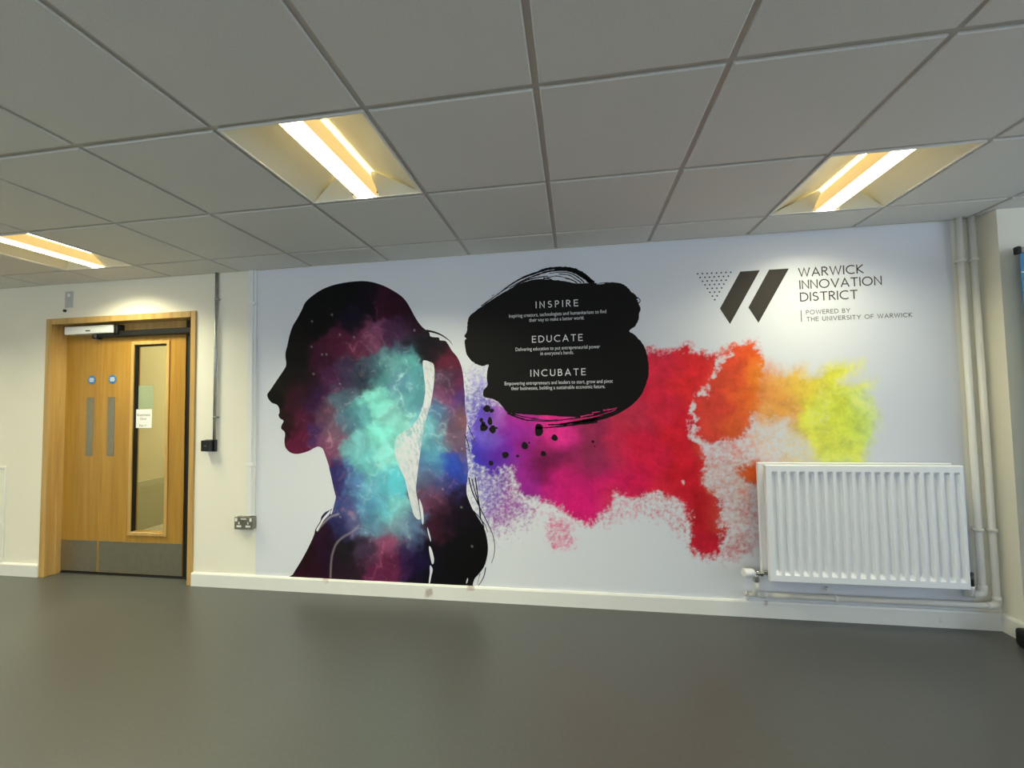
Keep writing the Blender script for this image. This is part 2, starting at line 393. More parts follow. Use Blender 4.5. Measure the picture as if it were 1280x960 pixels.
def disc_sign(x, z, leaf):
    s = MB().tube([(x, LY-0.0025, z), (x, LY, z)], 0.036, 28).build('fire_door_sign', M_BLUE, leaf)
    w = MB()
    for k, (hw, zz) in enumerate(((0.020, 0.012), (0.024, 0.0), (0.020, -0.012))):
        w.box(x-hw, x+hw, LY-0.0032, LY-0.0024, z+zz-0.0030, z+zz+0.0030)
    w.build('lettering', M_WHITE, leaf)
disc_sign(-2.647, 1.575, leafL); disc_sign(-2.445, 1.575, leafR)
# dark strip filling the gap on the right, dark threshold
MB().box(RX1, RX1+0.05, LY+0.01, LY+0.05, 0, INZ).box(RX1+0.05, IN1, LY-0.02, LY+0.05, 0, INZ).build('gap_strip', M_DARK, door)
MB().box(IN0, IN1, LY-0.005, LY+0.05, 0.0, 0.008).build('threshold', M_DARK, door)
MB().box(MX, RX1, LY+0.0, LY+0.04, RZ, INZ).build('head_rail', M_OAKF, door)
# automatic opener
op = MB().box(-2.845, -2.372, 0.025, LY, 1.948, 2.014, 0.004).build('door_operator', M_WHITE, door)
MB().box(-2.635, -2.59, 0.0235, 0.025, 1.968, 1.978).build('operator_logo', M_BLACK, op)
MB().box(-2.372, -2.338, 0.03, LY, 1.938, 2.017, 0.004).build('operator_end_cap', M_BLACK, op)
MB().box(-2.57, IN1-0.002, 0.048, LY, 1.918, 1.966, 0.006).build('slide_arm', M_BLACK, op)
MB().box(-2.59, -2.55, 0.035, LY, 1.908, 1.945, 0.006).build('arm_pivot', M_BLACK, op)

# ------------------------------------------------------------------ radiator and pipes
RX0, RXE, RZ0, RZ1 = 2.398, 3.406, 0.268, 0.932
rad = empty('radiator', ((RX0+RXE)/2, -0.08, RZ0), 'white ribbed double panel radiator mounted under the yellow paint cloud', 'radiator')
def rad_panel(yf, yb, name, x0, x1, z0, z1, ribs, sgn):
    n = ribs; pitch = (x1-x0-0.03)/n; dep = 0.021
    colx = [(x0, 0)]; 
    for i in range(n):
        a = x0+0.015+i*pitch
        colx += [(a+pitch*0.34, 0), (a+pitch*0.40, .55), (a+pitch*0.48, 1), (a+pitch*0.86, 1), (a+pitch*0.92, .6), (a+pitch*0.985, 0)]
    colx += [(x1, 0)]
    rz = [(z0, 0), (z0+0.034, 0), (z0+0.040, .25), (z0+0.052, .85), (z0+0.060, 1), (z1-0.055, 1), (z1-0.048, .85), (z1-0.038, .25), (z1-0.033, 0), (z1, 0)]
    vs, fs = [], []; nc = len(colx)
    for z, zm in rz:
        for x, xm in colx: vs.append((x, yf+sgn*dep*xm*zm, z))
    for r in range(len(rz)-1):
        for c in range(nc-1): fs.append((r*nc+c, r*nc+c+1, (r+1)*nc+c+1, (r+1)*nc+c))
    mb = MB().add(vs, fs, False)
    # rolled rim around the panel
    m = len(mb.v); e = 0.004
    ring = [(x0, yf, z0), (x1, yf, z0), (x1, yf, z1), (x0, yf, z1)]
    back = [(x0-e, yf+sgn*0.006, z0-e), (x1+e, yf+sgn*0.006, z0-e), (x1+e, yf+sgn*0.006, z1+e), (x0-e, yf+sgn*0.006, z1+e)]
    back2 = [(p[0], yb, p[2]) for p in back]
    mb.add(ring+back+back2, [(i, (i+1) % 4, 4+(i+1) % 4, 4+i) for i in range(4)]+[(4+i, 4+(i+1) % 4, 8+(i+1) % 4, 8+i) for i in range(4)]+[(8, 9, 10, 11)])
    return mb.build(name, M_RAD, rad)
rad_panel(-0.135, -0.112, 'front_panel', RX0, RXE, RZ0, RZ1, 20, 1)
rad_panel(-0.062, -0.042, 'rear_panel', RX0-0.012, RXE-0.0, RZ0, RZ1+0.004, 20, 1)
fin = MB(); zz = []
nf = 60
for i in range(nf):
    x = RX0+0.03+(RXE-RX0-0.06)*i/nf
    fin.box(x, x+0.0015, -0.111, -0.064, RZ0+0.04, RZ1-0.03)
fin.build('convector_fins', M_RAD, rad)
MB().box(RX0+0.02, RX0+0.05, -0.112, -0.06, RZ1-0.05, RZ1-0.02, 0.004).build('header', M_RAD, rad)
MB().box(RX0+0.02, RX0+0.05, -0.112, -0.06, RZ0+0.02, RZ0+0.05, 0.004).build('header', M_RAD, rad)
MB().box(RX0+0.15, RX0+0.19, -0.045, -0.004, RZ0+0.05, RZ1-0.05).build('bracket', M_RAD, rad)
MB().box(RXE-0.19, RXE-0.15, -0.045, -0.004, RZ0+0.05, RZ1-0.05).build('bracket', M_RAD, rad)
VX, VZ = 2.338, 0.293
v = MB().tube([(RX0+0.01, -0.088, VZ+0.004), (VX+0.03, -0.088, VZ+0.002), (VX, -0.088, VZ)], [0.013, 0.013, 0.016], 16)
v.tube([(VX+0.036, -0.088, VZ), (VX+0.020, -0.088, VZ)], 0.019, 6, smooth=False)
v.tube([(VX, -0.088, VZ+0.01), (VX, -0.088, VZ-0.055)], [0.014, 0.014], 16).tube([(VX, -0.088, VZ-0.028), (VX, -0.088, VZ-0.05)], 0.018, 6, smooth=False)
vv = v.build('valve_body', M_CHROME, rad)
MB().tube([(VX-0.012, -0.088, VZ), (VX-0.022, -0.092, VZ+0.001), (VX-0.07, -0.108, VZ+0.006), (VX-0.078, -0.111, VZ+0.006)], [0.018, 0.024, 0.025, 0.019], 20).build('thermostat_head', M_WHITE, vv)
lv = MB().tube([(RXE-0.01, -0.088, VZ+0.004), (RXE+0.035, -0.088, VZ+0.004)], 0.014, 14).tube([(RXE+0.035, -0.088, VZ+0.05), (RXE+0.035, -0.088, VZ-0.03)], [0.016, 0.016], 14)
lv.build('lockshield_valve', M_BLACK, rad)

pB = empty('heating_pipe', (3.605, -0.035, 0), 'white painted pipe running down the corner then along under the radiator', 'pipe', 'heating pipes in the corner')
PBX, PZ, PY = 3.604, 0.146, -0.038
pts = [(PBX, PY, H+0.02), (PBX, PY, PZ+0.04)]+arc3((PBX-0.04, PY, PZ+0.04), 0.04, 0, -math.pi/2, (1, 0, 0), (0, 0, 1), 6)[1:]
pts += [(VX+0.035, PY, PZ), ]
MB().tube(pts, [0.0165]*len(pts), 16).build('pipe', M_PIPE, pB)
pts = [(VX+0.045, PY, PZ)]+[(VX+0.02, PY-0.002, PZ+0.001), (VX+0.006, PY-0.012, PZ+0.008), (VX, PY-0.028, PZ+0.022), (VX, -0.082, PZ+0.05), (VX, -0.088, PZ+0.07), (VX, -0.088, VZ-0.05)]
MB().tube(pts, 0.0145, 14).build('riser', M_PIPE, pB)
MB().tube([(PBX-0.022, PY, PZ), (PBX-0.055, PY, PZ)], 0.0205, 16).tube([(PBX, PY, PZ+0.022), (PBX, PY, PZ+0.055)], 0.0205, 16).tube([(PBX, PY, PZ+0.03)]+[tuple(p) for p in arc3((PBX-0.03, PY, PZ+0.03), 0.03, 0, -math.pi/2, (1, 0, 0), (0, 0, 1), 6)]+[(PBX-0.03, PY, PZ)], 0.0205, 16).build('elbow', M_PIPE, pB)
MB().tube([(VX+0.05, PY, PZ), (VX+0.075, PY, PZ)], 0.019, 14).build('coupling', M_PIPE, pB)
MB().tube([(VX-0.04, PY, PZ-0.004), (VX+0.02, PY, PZ)], 0.011, 12).tube([(VX-0.035, PY, PZ+0.0), (VX-0.035, PY-0.005, PZ-0.035)], 0.008, 10).tube([(VX-0.05, PY, PZ+0.004), (VX-0.036, PY, PZ+0.002)], 0.015, 8).build('drain_cock', M_PIPE, pB)
for cxp in (2.785,):
    MB().tube([(cxp-0.008, PY, PZ), (cxp+0.008, PY, PZ)], 0.0215, 16).box(cxp-0.006, cxp+0.006, PY+0.015, -0.003, PZ-0.01, PZ+0.01).box(cxp-0.035, cxp-0.02, PY+0.01, -0.003, PZ+0.03, PZ+0.055, 0.002).build('pipe_clip', M_PIPE, pB)
def ring_clip(px, py, z, root):
    MB().tube([(px, py, z-0.009), (px, py, z+0.009)], 0.0225, 16).box(px-0.006, px+0.006, py, -0.003, z-0.006, z+0.006).build('pipe_clip', M_PIPE, root)
for z in (2.105, 0.565): ring_clip(PBX, PY, z, pB)
pA = empty('heating_pipe', (3.545, -0.035, 0.2), 'white painted pipe ending at the dark valve on the radiator right end', 'pipe', 'heating pipes in the corner')
PAX, PAZ = 3.538, 0.205
pts = [(PAX, PY, H+0.02), (PAX, PY, PAZ+0.03)]+arc3((PAX-0.03, PY, PAZ+0.03), 0.03, 0, -math.pi/2, (1, 0, 0), (0, 0, 1), 6)[1:]+[(RXE+0.075, PY, PAZ)]
pts += [(RXE+0.055, PY-0.004, PAZ+0.002), (RXE+0.04, PY-0.02, PAZ+0.008), (RXE+0.035, -0.08, PAZ+0.03), (RXE+0.035, -0.088, PAZ+0.05), (RXE+0.035, -0.088, VZ-0.02)]
MB().tube(pts, 0.0165, 16).build('pipe', M_PIPE, pA)
MB().tube([(PAX, PY, PAZ+0.055), (PAX, PY, PAZ+0.03)]+[tuple(p) for p in arc3((PAX-0.03, PY, PAZ+0.03), 0.03, 0, -math.pi/2, (1, 0, 0), (0, 0, 1), 6)][1:]+[(PAX-0.055, PY, PAZ)], 0.0205, 16).build('elbow', M_PIPE, pA)
for z in (2.105, 0.565): ring_clip(PAX, PY, z, pA)
MB().box(3.49, 3.515, -0.012, 0.0, 0.555, 0.575, 0.002).build('pipe_bracket', M_PIPE, pA)

# ------------------------------------------------------------------ small fittings on the wall
cd = empty('cable_conduit', (-1.388, -0.014, 1.09), 'thin galvanised steel conduit dropping from ceiling to the small black box', 'conduit')
MB().tube([(-1.386, -0.016, H+0.01), (-1.388, -0.016, 1.085)], 0.0105, 14).build('tube', M_GALV, cd)
for z in (2.155, 1.255):
    MB().tube([(-1.387, -0.016, z-0.007), (-1.387, -0.016, z+0.007)], 0.0135, 14).box(-1.412, -1.362, -0.006, 0, z-0.008, z+0.008, 0.001).build('saddle_clip', M_GALV, cd)
bx = empty('door_button', (-1.428, 0, 1.045), 'small black square touchless door button box beside the door', 'button')
MB().box(-1.466, -1.376, -0.020, 0.0, 0.998, 1.088, 0.004, 2).build('back_box', M_BLACK, bx)
MB().box(-1.472, -1.392, -0.050, -0.020, 1.003, 1.085, 0.006, 2).build('cover', M_BLACK, bx)
MB().box(-1.440, -1.424, -0.0508, -0.050, 1.042, 1.047).build('logo', M_STEEL, bx)
tk = empty('cable_trunking', (-1.085, 0, 0.53), 'white plastic mini trunking running from ceiling down to the double socket', 'trunking')
MB().box(-1.105, -1.050, -0.016, 0.0, 0.53, H, 0.002).build('channel', M_WHITE, tk)
MB().box(-1.103, -1.066, -0.029, -0.016, 0.53, 2.10, 0.002).box(-1.103, -1.066, -0.029, -0.016, 2.106, H, 0.002).build('lid', M_WHITE, tk)
for z in (2.103, 0.905): MB().box(-1.107, -1.047, -0.0315, 0.0, z-0.012, z+0.012, 0.0015).build('coupler', M_WHITE, tk)
so = empty('double_socket', (-1.11, 0, 0.48), 'brushed steel double power socket at the foot of the white trunking', 'socket')
MB().box(-1.186, -1.040, -0.038, 0.0, 0.438, 0.524, 0.003).build('back_box', M_STEEL, so)
fp = MB().box(-1.188, -1.038, -0.042, -0.038, 0.436, 0.526, 0.0015).build('face_plate', M_STEEL, so)
for x in (-1.150, -1.076):
    MB().box(x-0.019, x+0.019, -0.0428, -0.042, 0.452, 0.466).box(x-0.005, x+0.005, -0.0428, -0.042, 0.474, 0.490).build('socket_inlay', M_WHITE, fp)
for x in (-1.172, -1.054):
    MB().box(x-0.009, x+0.009, -0.045, -0.042, 0.494, 0.518, 0.001).build('switch', M_WHITE, fp)
MB().box(-1.135, -1.091, -0.0428, -0.042, 0.508, 0.516).build('marking', M_WHITE, fp)
wbk = empty('wall_bracket', (-2.765, 0, 2.21), 'small grey metal bracket plate on the wall above the door', 'bracket')
MB().box(-2.803, -2.727, -0.006, 0.0, 2.165, 2.298, 0.002).build('plate', mat('grey_plate', (0.50, 0.52, 0.52), 0.45, 0.2), wbk)
MB().tube([(-2.762, -0.0075, 2.265), (-2.762, -0.006, 2.265)], 0.014, 14).build('hole_cover', M_WHITE, wbk)
MB().tube([(-2.80, -0.012, 2.14), (-2.80, 0, 2.14)], 0.011, 12).build('screw', M_DARK, wbk)
ap = empty('access_panel', (-3.62, 0, 0.1), 'white framed access panel low on the wall left of the door', 'panel')
for a, b, c, d in ((-3.86, -3.34, 0.855, 0.875), (-3.36, -3.34, 0.10, 0.855), (-3.86, -3.84, 0.10, 0.855)):
    MB().box(a, b, -0.008, 0, c, d, 0.002).build('frame', M_TRIM, ap)
MB().box(-3.84, -3.36, -0.004, 0, 0.10, 0.855).build('panel', M_WALL, ap)

# paper notices on the door glass (inside the room, in front of the pane)
FONT = None
def text_mesh(body, size=1.0):
    cu = bpy.data.curves.new('t', 'FONT'); cu.body = body; cu.size = size; cu.resolution_u = 3
    o = bpy.data.objects.new('t', cu); COL.objects.link(o)
    dg = bpy.context.evaluated_depsgraph_get(); me = bpy.data.meshes.new_from_object(o.evaluated_get(dg))
    bpy.data.objects.remove(o); bpy.data.curves.remove(cu)
    return me
def fit_text(name, body, x0, x1, z, h, y, m, parent, ref='x'):
    """flat lettering facing -y whose ink spans x0..x1, base line z, lower-case height h (ref 'x') or capital height"""
    me = text_mesh(body); co = np.empty(len(me.vertices)*3); me.vertices.foreach_get('co', co); co = co.reshape(-1, 3)
    rf = text_mesh('x' if ref == 'x' else 'H'); rc = np.empty(len(rf.vertices)*3); rf.vertices.foreach_get('co', rc); rh = rc.reshape(-1, 3)[:, 1].max(); bpy.data.meshes.remove(rf)
    sx = (x1-x0)/(co[:, 0].max()-co[:, 0].min()); sy = h/rh if h else sx
    new = np.stack([x0+(co[:, 0]-co[:, 0].min())*sx, np.full(len(co), y), z+co[:, 1]*sy], 1)
    me.vertices.foreach_set('co', new.ravel()); me.update(); me.name = name
    return link(name, me, m, parent)
n1 = empty('paper_notice', (-2.16, LY, 1.174), 'white paper notice with black lettering, lower of two on the door glass', 'notice')
MB().box(-2.236, -2.083, LY+0.0155, LY+0.0165, 1.174, 1.325).build('sheet', M_PAPER, n1)
fit_text('lettering', 'Automatic', -2.223, -2.096, 1.270, 0, LY+0.0150, M_INK, n1)
fit_text('lettering', 'Door', -2.189, -2.129, 1.240, 0, LY+0.0150, M_INK, n1)
fit_text('lettering', 'Exit ->', -2.196, -2.132, 1.186, 0, LY+0.0150, M_INK, n1)
n2 = MB().box(-2.223, -2.081, LY+0.0245, LY+0.0255, 1.330, 1.517).build('paper_notice', mat('notice_back', (0.50, 0.52, 0.42), 0.7), None, (-2.15, LY+0.025, 1.33))
tag(n2, 'blank pale sheet stuck behind the door glass, upper of two notices', 'notice')

# roller banner at the right edge
BY = -0.20
rb = empty('roller_banner', (4.1, BY, 0), 'blue roller banner standing by the right wall, cut by the picture edge', 'banner')
MB().box(3.63, 4.47, BY-0.05, BY+0.05, 0.0, 0.085, 0.02, 3).build('base', M_STEEL, rb)
MB().box(3.575, 3.64, BY-0.05, BY+0.05, 0.0, 0.095, 0.02, 3).build('base_cap', M_BLACK, rb)
MB().box(3.682, 4.45, BY-0.002, BY+0.0, 0.085, 2.085).build('fabric', M_BANNER, rb)
MB().box(3.682, 4.45, BY-0.0026, BY-0.002, 1.975, 1.982).build('printed_line', M_WHITE, rb)
MB().box(3.680, 4.46, BY-0.012, BY+0.010, 2.08, 2.112, 0.004).build('top_rail', M_STEEL, rb)
MB().box(3.662, 3.682, BY-0.016, BY+0.014, 2.076, 2.118, 0.005).build('rail_cap', M_BLACK, rb)
MB().tube([(4.08, BY+0.02, 0.08), (4.08, BY+0.02, 2.09)], 0.01, 10).build('pole', M_STEEL, rb)

# ------------------------------------------------------------------ the printed wall mural
SIL = [(-0.959,1.423),(-0.932,1.457),(-0.889,1.515),(-0.84,1.579),(-0.811,1.622),(-0.807,1.652),(-0.813,1.692),(-0.812,1.731),(-0.798,1.781),(-0.782,1.85),(-0.755,1.923),(-0.717,1.981),(-0.68,2.044),(-0.662,2.083),(-0.632,2.116),(-0.578,2.153),(-0.514,2.186),(-0.429,2.211),(-0.324,2.225),(-0.23,2.228),(-0.168,2.223),(-0.107,2.209),(-0.046,2.186),(-0.035,2.182),(0.035,2.142),(0.095,2.1),(0.135,2.055),(0.169,1.996),(0.204,1.932),(0.243,1.878),(0.277,1.848),(0.301,1.828),(0.306,1.805),(0.33,1.796),(0.369,1.791),(0.378,1.772),(0.417,1.765),(0.441,1.734),(0.464,1.695),(0.502,1.648),(0.53,1.582),(0.543,1.508),(0.547,1.443),(0.551,1.397),(0.553,1.296),(0.563,1.204),(0.554,1.095),(0.56,0.977),(0.568,0.877),(0.562,0.796),(0.557,0.778),(0.556,0.715),(0.57,0.67),(0.597,0.608),(0.638,0.546),(0.674,0.485),(0.693,0.415),(0.699,0.344),(0.689,0.282),(0.67,0.228),(0.633,0.178),(0.604,0.146),(0.59,0.103),(0.585,0.078),(0.015,0.067),(-0.755,0.081),(-0.744,0.114),(-0.671,0.225),(-0.613,0.327),(-0.577,0.403),(-0.567,0.441),(-0.53,0.499),(-0.52,0.532),(-0.489,0.566),(-0.442,0.588),(-0.422,0.624),(-0.408,0.672),(-0.417,0.705),(-0.432,0.766),(-0.448,0.832),(-0.458,0.87),(-0.464,0.899),(-0.485,0.956),(-0.506,1.009),(-0.522,1.026),(-0.548,1.033),(-0.579,1.023),(-0.616,1.004),(-0.669,0.987),(-0.722,0.98),(-0.765,0.989),(-0.798,1.014),(-0.814,1.043),(-0.817,1.082),(-0.812,1.121),(-0.82,1.145),(-0.842,1.162),(-0.844,1.18),(-0.837,1.199),(-0.826,1.217),(-0.832,1.229),(-0.854,1.241),(-0.867,1.266),(-0.859,1.283),(-0.863,1.317),(-0.882,1.342),(-0.92,1.356),(-0.944,1.378),(-0.958,1.403)]
GAPS = [[(0.25,1.618),(0.265,1.634),(0.299,1.624),(0.328,1.607),(0.336,1.56),(0.334,1.504),(0.324,1.42),(0.306,1.328),(0.281,1.254),(0.261,1.18),(0.241,1.078),(0.225,0.976),(0.21,0.875),(0.198,0.783),(0.194,0.728),(0.208,0.655),(0.218,0.591),(0.225,0.538),(0.207,0.531),(0.179,0.558),(0.16,0.617),(0.141,0.69),(0.122,0.773),(0.112,0.81),(0.073,0.892),(0.044,0.967),(0.039,1.032),(0.05,1.097),(0.099,1.134),(0.159,1.171),(0.203,1.217),(0.238,1.282),(0.258,1.356),(0.268,1.431),(0.261,1.506)],[(0.218,0.673),(0.237,0.628),(0.246,0.582),(0.248,0.519),(0.241,0.496),(0.233,0.527),(0.227,0.573),(0.218,0.637)],[(0.274,0.479),(0.284,0.456),(0.298,0.402),(0.296,0.384),(0.279,0.438)],[(0.288,0.352),(0.304,0.33),(0.32,0.268),(0.315,0.234),(0.304,0.236),(0.292,0.285),(0.285,0.33)],[(0.291,0.222),(0.31,0.196),(0.3,0.15),(0.29,0.105),(0.281,0.105),(0.289,0.168)],[(0.544,0.117),(0.554,0.148),(0.558,0.135),(0.55,0.113)],[(-0.448,0.581),(-0.456,0.553),(-0.499,0.509),(-0.53,0.461),(-0.549,0.428),(-0.559,0.442),(-0.53,0.485),(-0.512,0.517),(-0.484,0.548)],[(-0.415,0.689),(-0.413,0.653),(-0.422,0.615),(-0.439,0.556),(-0.448,0.558),(-0.429,0.615),(-0.422,0.66)]]
STRANDS = [([(0.572,0.823),(0.594,0.733),(0.63,0.653),(0.666,0.583),(0.702,0.512),(0.733,0.442),(0.745,0.372),(0.74,0.31),(0.721,0.252)],0.009,0.003),([(0.618,0.824),(0.631,0.716),(0.644,0.636),(0.649,0.555),(0.683,0.503),(0.699,0.459)],0.009,0.004),([(0.593,0.814),(0.626,0.689),(0.648,0.6),(0.651,0.538)],0.007,0.006),([(0.674,0.485),(0.656,0.538),(0.601,0.599)],0.008,0.006),([(0.681,0.224),(0.669,0.167),(0.65,0.131),(0.63,0.102)],0.006,0.004),([(0.642,0.183),(0.632,0.147),(0.622,0.107)],0.004,0.002),([(0.277,1.844),(0.33,1.832),(0.379,1.813),(0.417,1.789),(0.451,1.761),(0.469,1.733)],0.016,0.002),([(0.572,1.177),(0.595,1.122),(0.626,1.058)],0.007,0.003),([(0.55,1.113),(0.57,1.049),(0.583,0.986)],0.007,0.003)]
BLOB = [(0.591,1.928),(0.639,1.967),(0.734,2.027),(0.81,2.07),(0.875,2.103),(0.968,2.143),(1.059,2.161),(1.15,2.152),(1.239,2.14),(1.327,2.117),(1.362,2.115),(1.458,2.111),(1.545,2.11),(1.613,2.1),(1.655,2.075),(1.688,2.033),(1.72,1.996),(1.728,1.956),(1.739,1.925),(1.73,1.895),(1.723,1.851),(1.698,1.808),(1.663,1.782),(1.696,1.756),(1.733,1.711),(1.761,1.658),(1.776,1.579),(1.777,1.501),(1.767,1.458),(1.736,1.381),(1.675,1.305),(1.581,1.246),(1.495,1.212),(1.391,1.187),(1.335,1.181),(1.409,1.215),(1.478,1.231),(1.41,1.226),(1.323,1.223),(1.148,1.235),(1.13,1.238),(0.996,1.244),(0.906,1.253),(0.851,1.26),(0.815,1.301),(0.779,1.338),(0.733,1.359),(0.687,1.371),(0.683,1.412),(0.711,1.448),(0.709,1.494),(0.713,1.549),(0.721,1.59),(0.681,1.582),(0.634,1.597),(0.587,1.636),(0.564,1.683),(0.556,1.757),(0.568,1.775),(0.553,1.794),(0.571,1.822),(0.576,1.868)]
BRUSH = [([(0.791,2.069),(0.876,2.129),(0.969,2.177),(1.06,2.205),(1.142,2.227),(1.241,2.226),(1.312,2.211),(1.372,2.177),(1.415,2.134),(1.445,2.11)],0.006,0.03),([(0.875,2.112),(0.968,2.157),(1.06,2.188),(1.142,2.209),(1.241,2.213),(1.311,2.197),(1.381,2.154),(1.423,2.116)],0.005,0.022),([(0.677,1.998),(0.744,2.041),(0.81,2.083),(0.875,2.119)],0.008,0.003),([(0.903,2.115),(0.986,2.156),(1.078,2.173),(1.141,2.178)],0.009000000000000001,0.006),([(1.096,2.154),(1.15,2.169),(1.204,2.174),(1.284,2.151)],0.007,0.004),([(1.213,2.188),(1.284,2.174),(1.328,2.144),(1.362,2.119)],0.005,0.007),([(1.151,2.196),(1.24,2.198),(1.302,2.182),(1.354,2.147),(1.38,2.118)],0.004,0.009000000000000001),([(1.257,2.157),(1.301,2.141),(1.336,2.118)],0.008,0.008),([(1.109,2.167),(1.15,2.158),(1.185,2.139)],0.008,0.006),([(0.753,2.063),(0.768,2.072)],0.005,0.003),([(0.847,1.26),(0.915,1.228),(0.991,1.204)],0.016,0.006),([(0.879,1.255),(0.951,1.232),(1.058,1.217)],0.009000000000000001,0.004),([(0.986,1.207),(1.129,1.2),(1.262,1.213),(1.358,1.226),(1.427,1.239)],0.006,0.008),([(1.005,1.216),(1.112,1.206),(1.183,1.211)],0.005,0.003),([(1.12,1.176),(1.217,1.178),(1.305,1.192),(1.392,1.209),(1.444,1.217)],0.008,0.014),([(1.084,1.155),(1.217,1.166),(1.357,1.183),(1.443,1.195)],0.005,0.018000000000000002),([(1.287,1.181),(1.357,1.196),(1.426,1.208)],0.009000000000000001,0.012),([(1.2,1.18),(1.243,1.174)],0.008,0.005),([(1.2,1.18),(1.27,1.188),(1.34,1.195),(1.409,1.203),(1.478,1.219)],0.008,0.02),([(1.714,2.003),(1.733,1.989),(1.737,1.973),(1.726,1.961)],0.006,0.006),([(1.688,2.029),(1.708,2.01),(1.72,1.987)],0.012,0.008)]
SCRATCH = [([(1.336,1.227),(1.384,1.237),(1.419,1.241)],0.009000000000000001,0.005),([(1.41,1.251),(1.44,1.256),(1.462,1.258)],0.007,0.003),([(1.483,1.266),(1.53,1.272),(1.573,1.282)],0.008,0.004),([(1.496,1.247),(1.539,1.259),(1.564,1.272)],0.005,0.003),([(1.357,1.214),(1.409,1.223),(1.47,1.238),(1.513,1.254)],0.005,0.003)]
SCRATCHW = [([(1.462,2.106),(1.488,2.103),(1.514,2.105)],0.005,0.003),([(1.718,1.99),(1.727,1.983),(1.724,1.97)],0.009000000000000001,0.006)]
DROPS = [(0.706,1.289,0.0254,0.0226),(0.739,1.275,0.0154,0.0145),(0.666,1.212,0.0127,0.0145),(0.681,1.16,0.0272,0.0254),(0.679,1.185,0.0145,0.0181),(0.726,1.204,0.0163,0.0272),(0.744,1.148,0.0236,0.0254),(0.77,1.157,0.0091,0.0072),(1.057,1.133,0.0272,0.0362),(1.059,1.164,0.0254,0.0199),(1.162,1.09,0.0208,0.0208),(1.085,0.985,0.0181,0.0181),(0.961,1.038,0.0217,0.0254),(0.991,1.057,0.0072,0.0072),(0.828,0.975,0.0226,0.0226),(0.912,0.968,0.0118,0.0091),(0.728,0.921,0.0154,0.0181),(1.411,1.063,0.0091,0.0091),(1.422,1.032,0.0045,0.0045)]
LOGO = [[(2.354,2.13),(2.469,2.131),(2.281,1.799),(2.225,1.901)],[(2.523,2.131),(2.637,2.131),(2.448,1.799),(2.393,1.899)]]
DOTS = [(2.099,2.132),(2.128,2.132),(2.156,2.131),(2.184,2.131),(2.213,2.13),(2.241,2.13),(2.269,2.13),(2.297,2.129),(2.113,2.107),(2.142,2.107),(2.17,2.106),(2.198,2.106),(2.226,2.106),(2.254,2.105),(2.282,2.105),(2.127,2.082),(2.155,2.082),(2.184,2.082),(2.212,2.081),(2.24,2.081),(2.268,2.081),(2.141,2.058),(2.169,2.057),(2.198,2.057),(2.226,2.057),(2.254,2.056),(2.155,2.033),(2.183,2.033),(2.211,2.032),(2.24,2.032),(2.169,2.008),(2.197,2.008),(2.225,2.008),(2.183,1.983),(2.211,1.983),(2.196,1.959)]
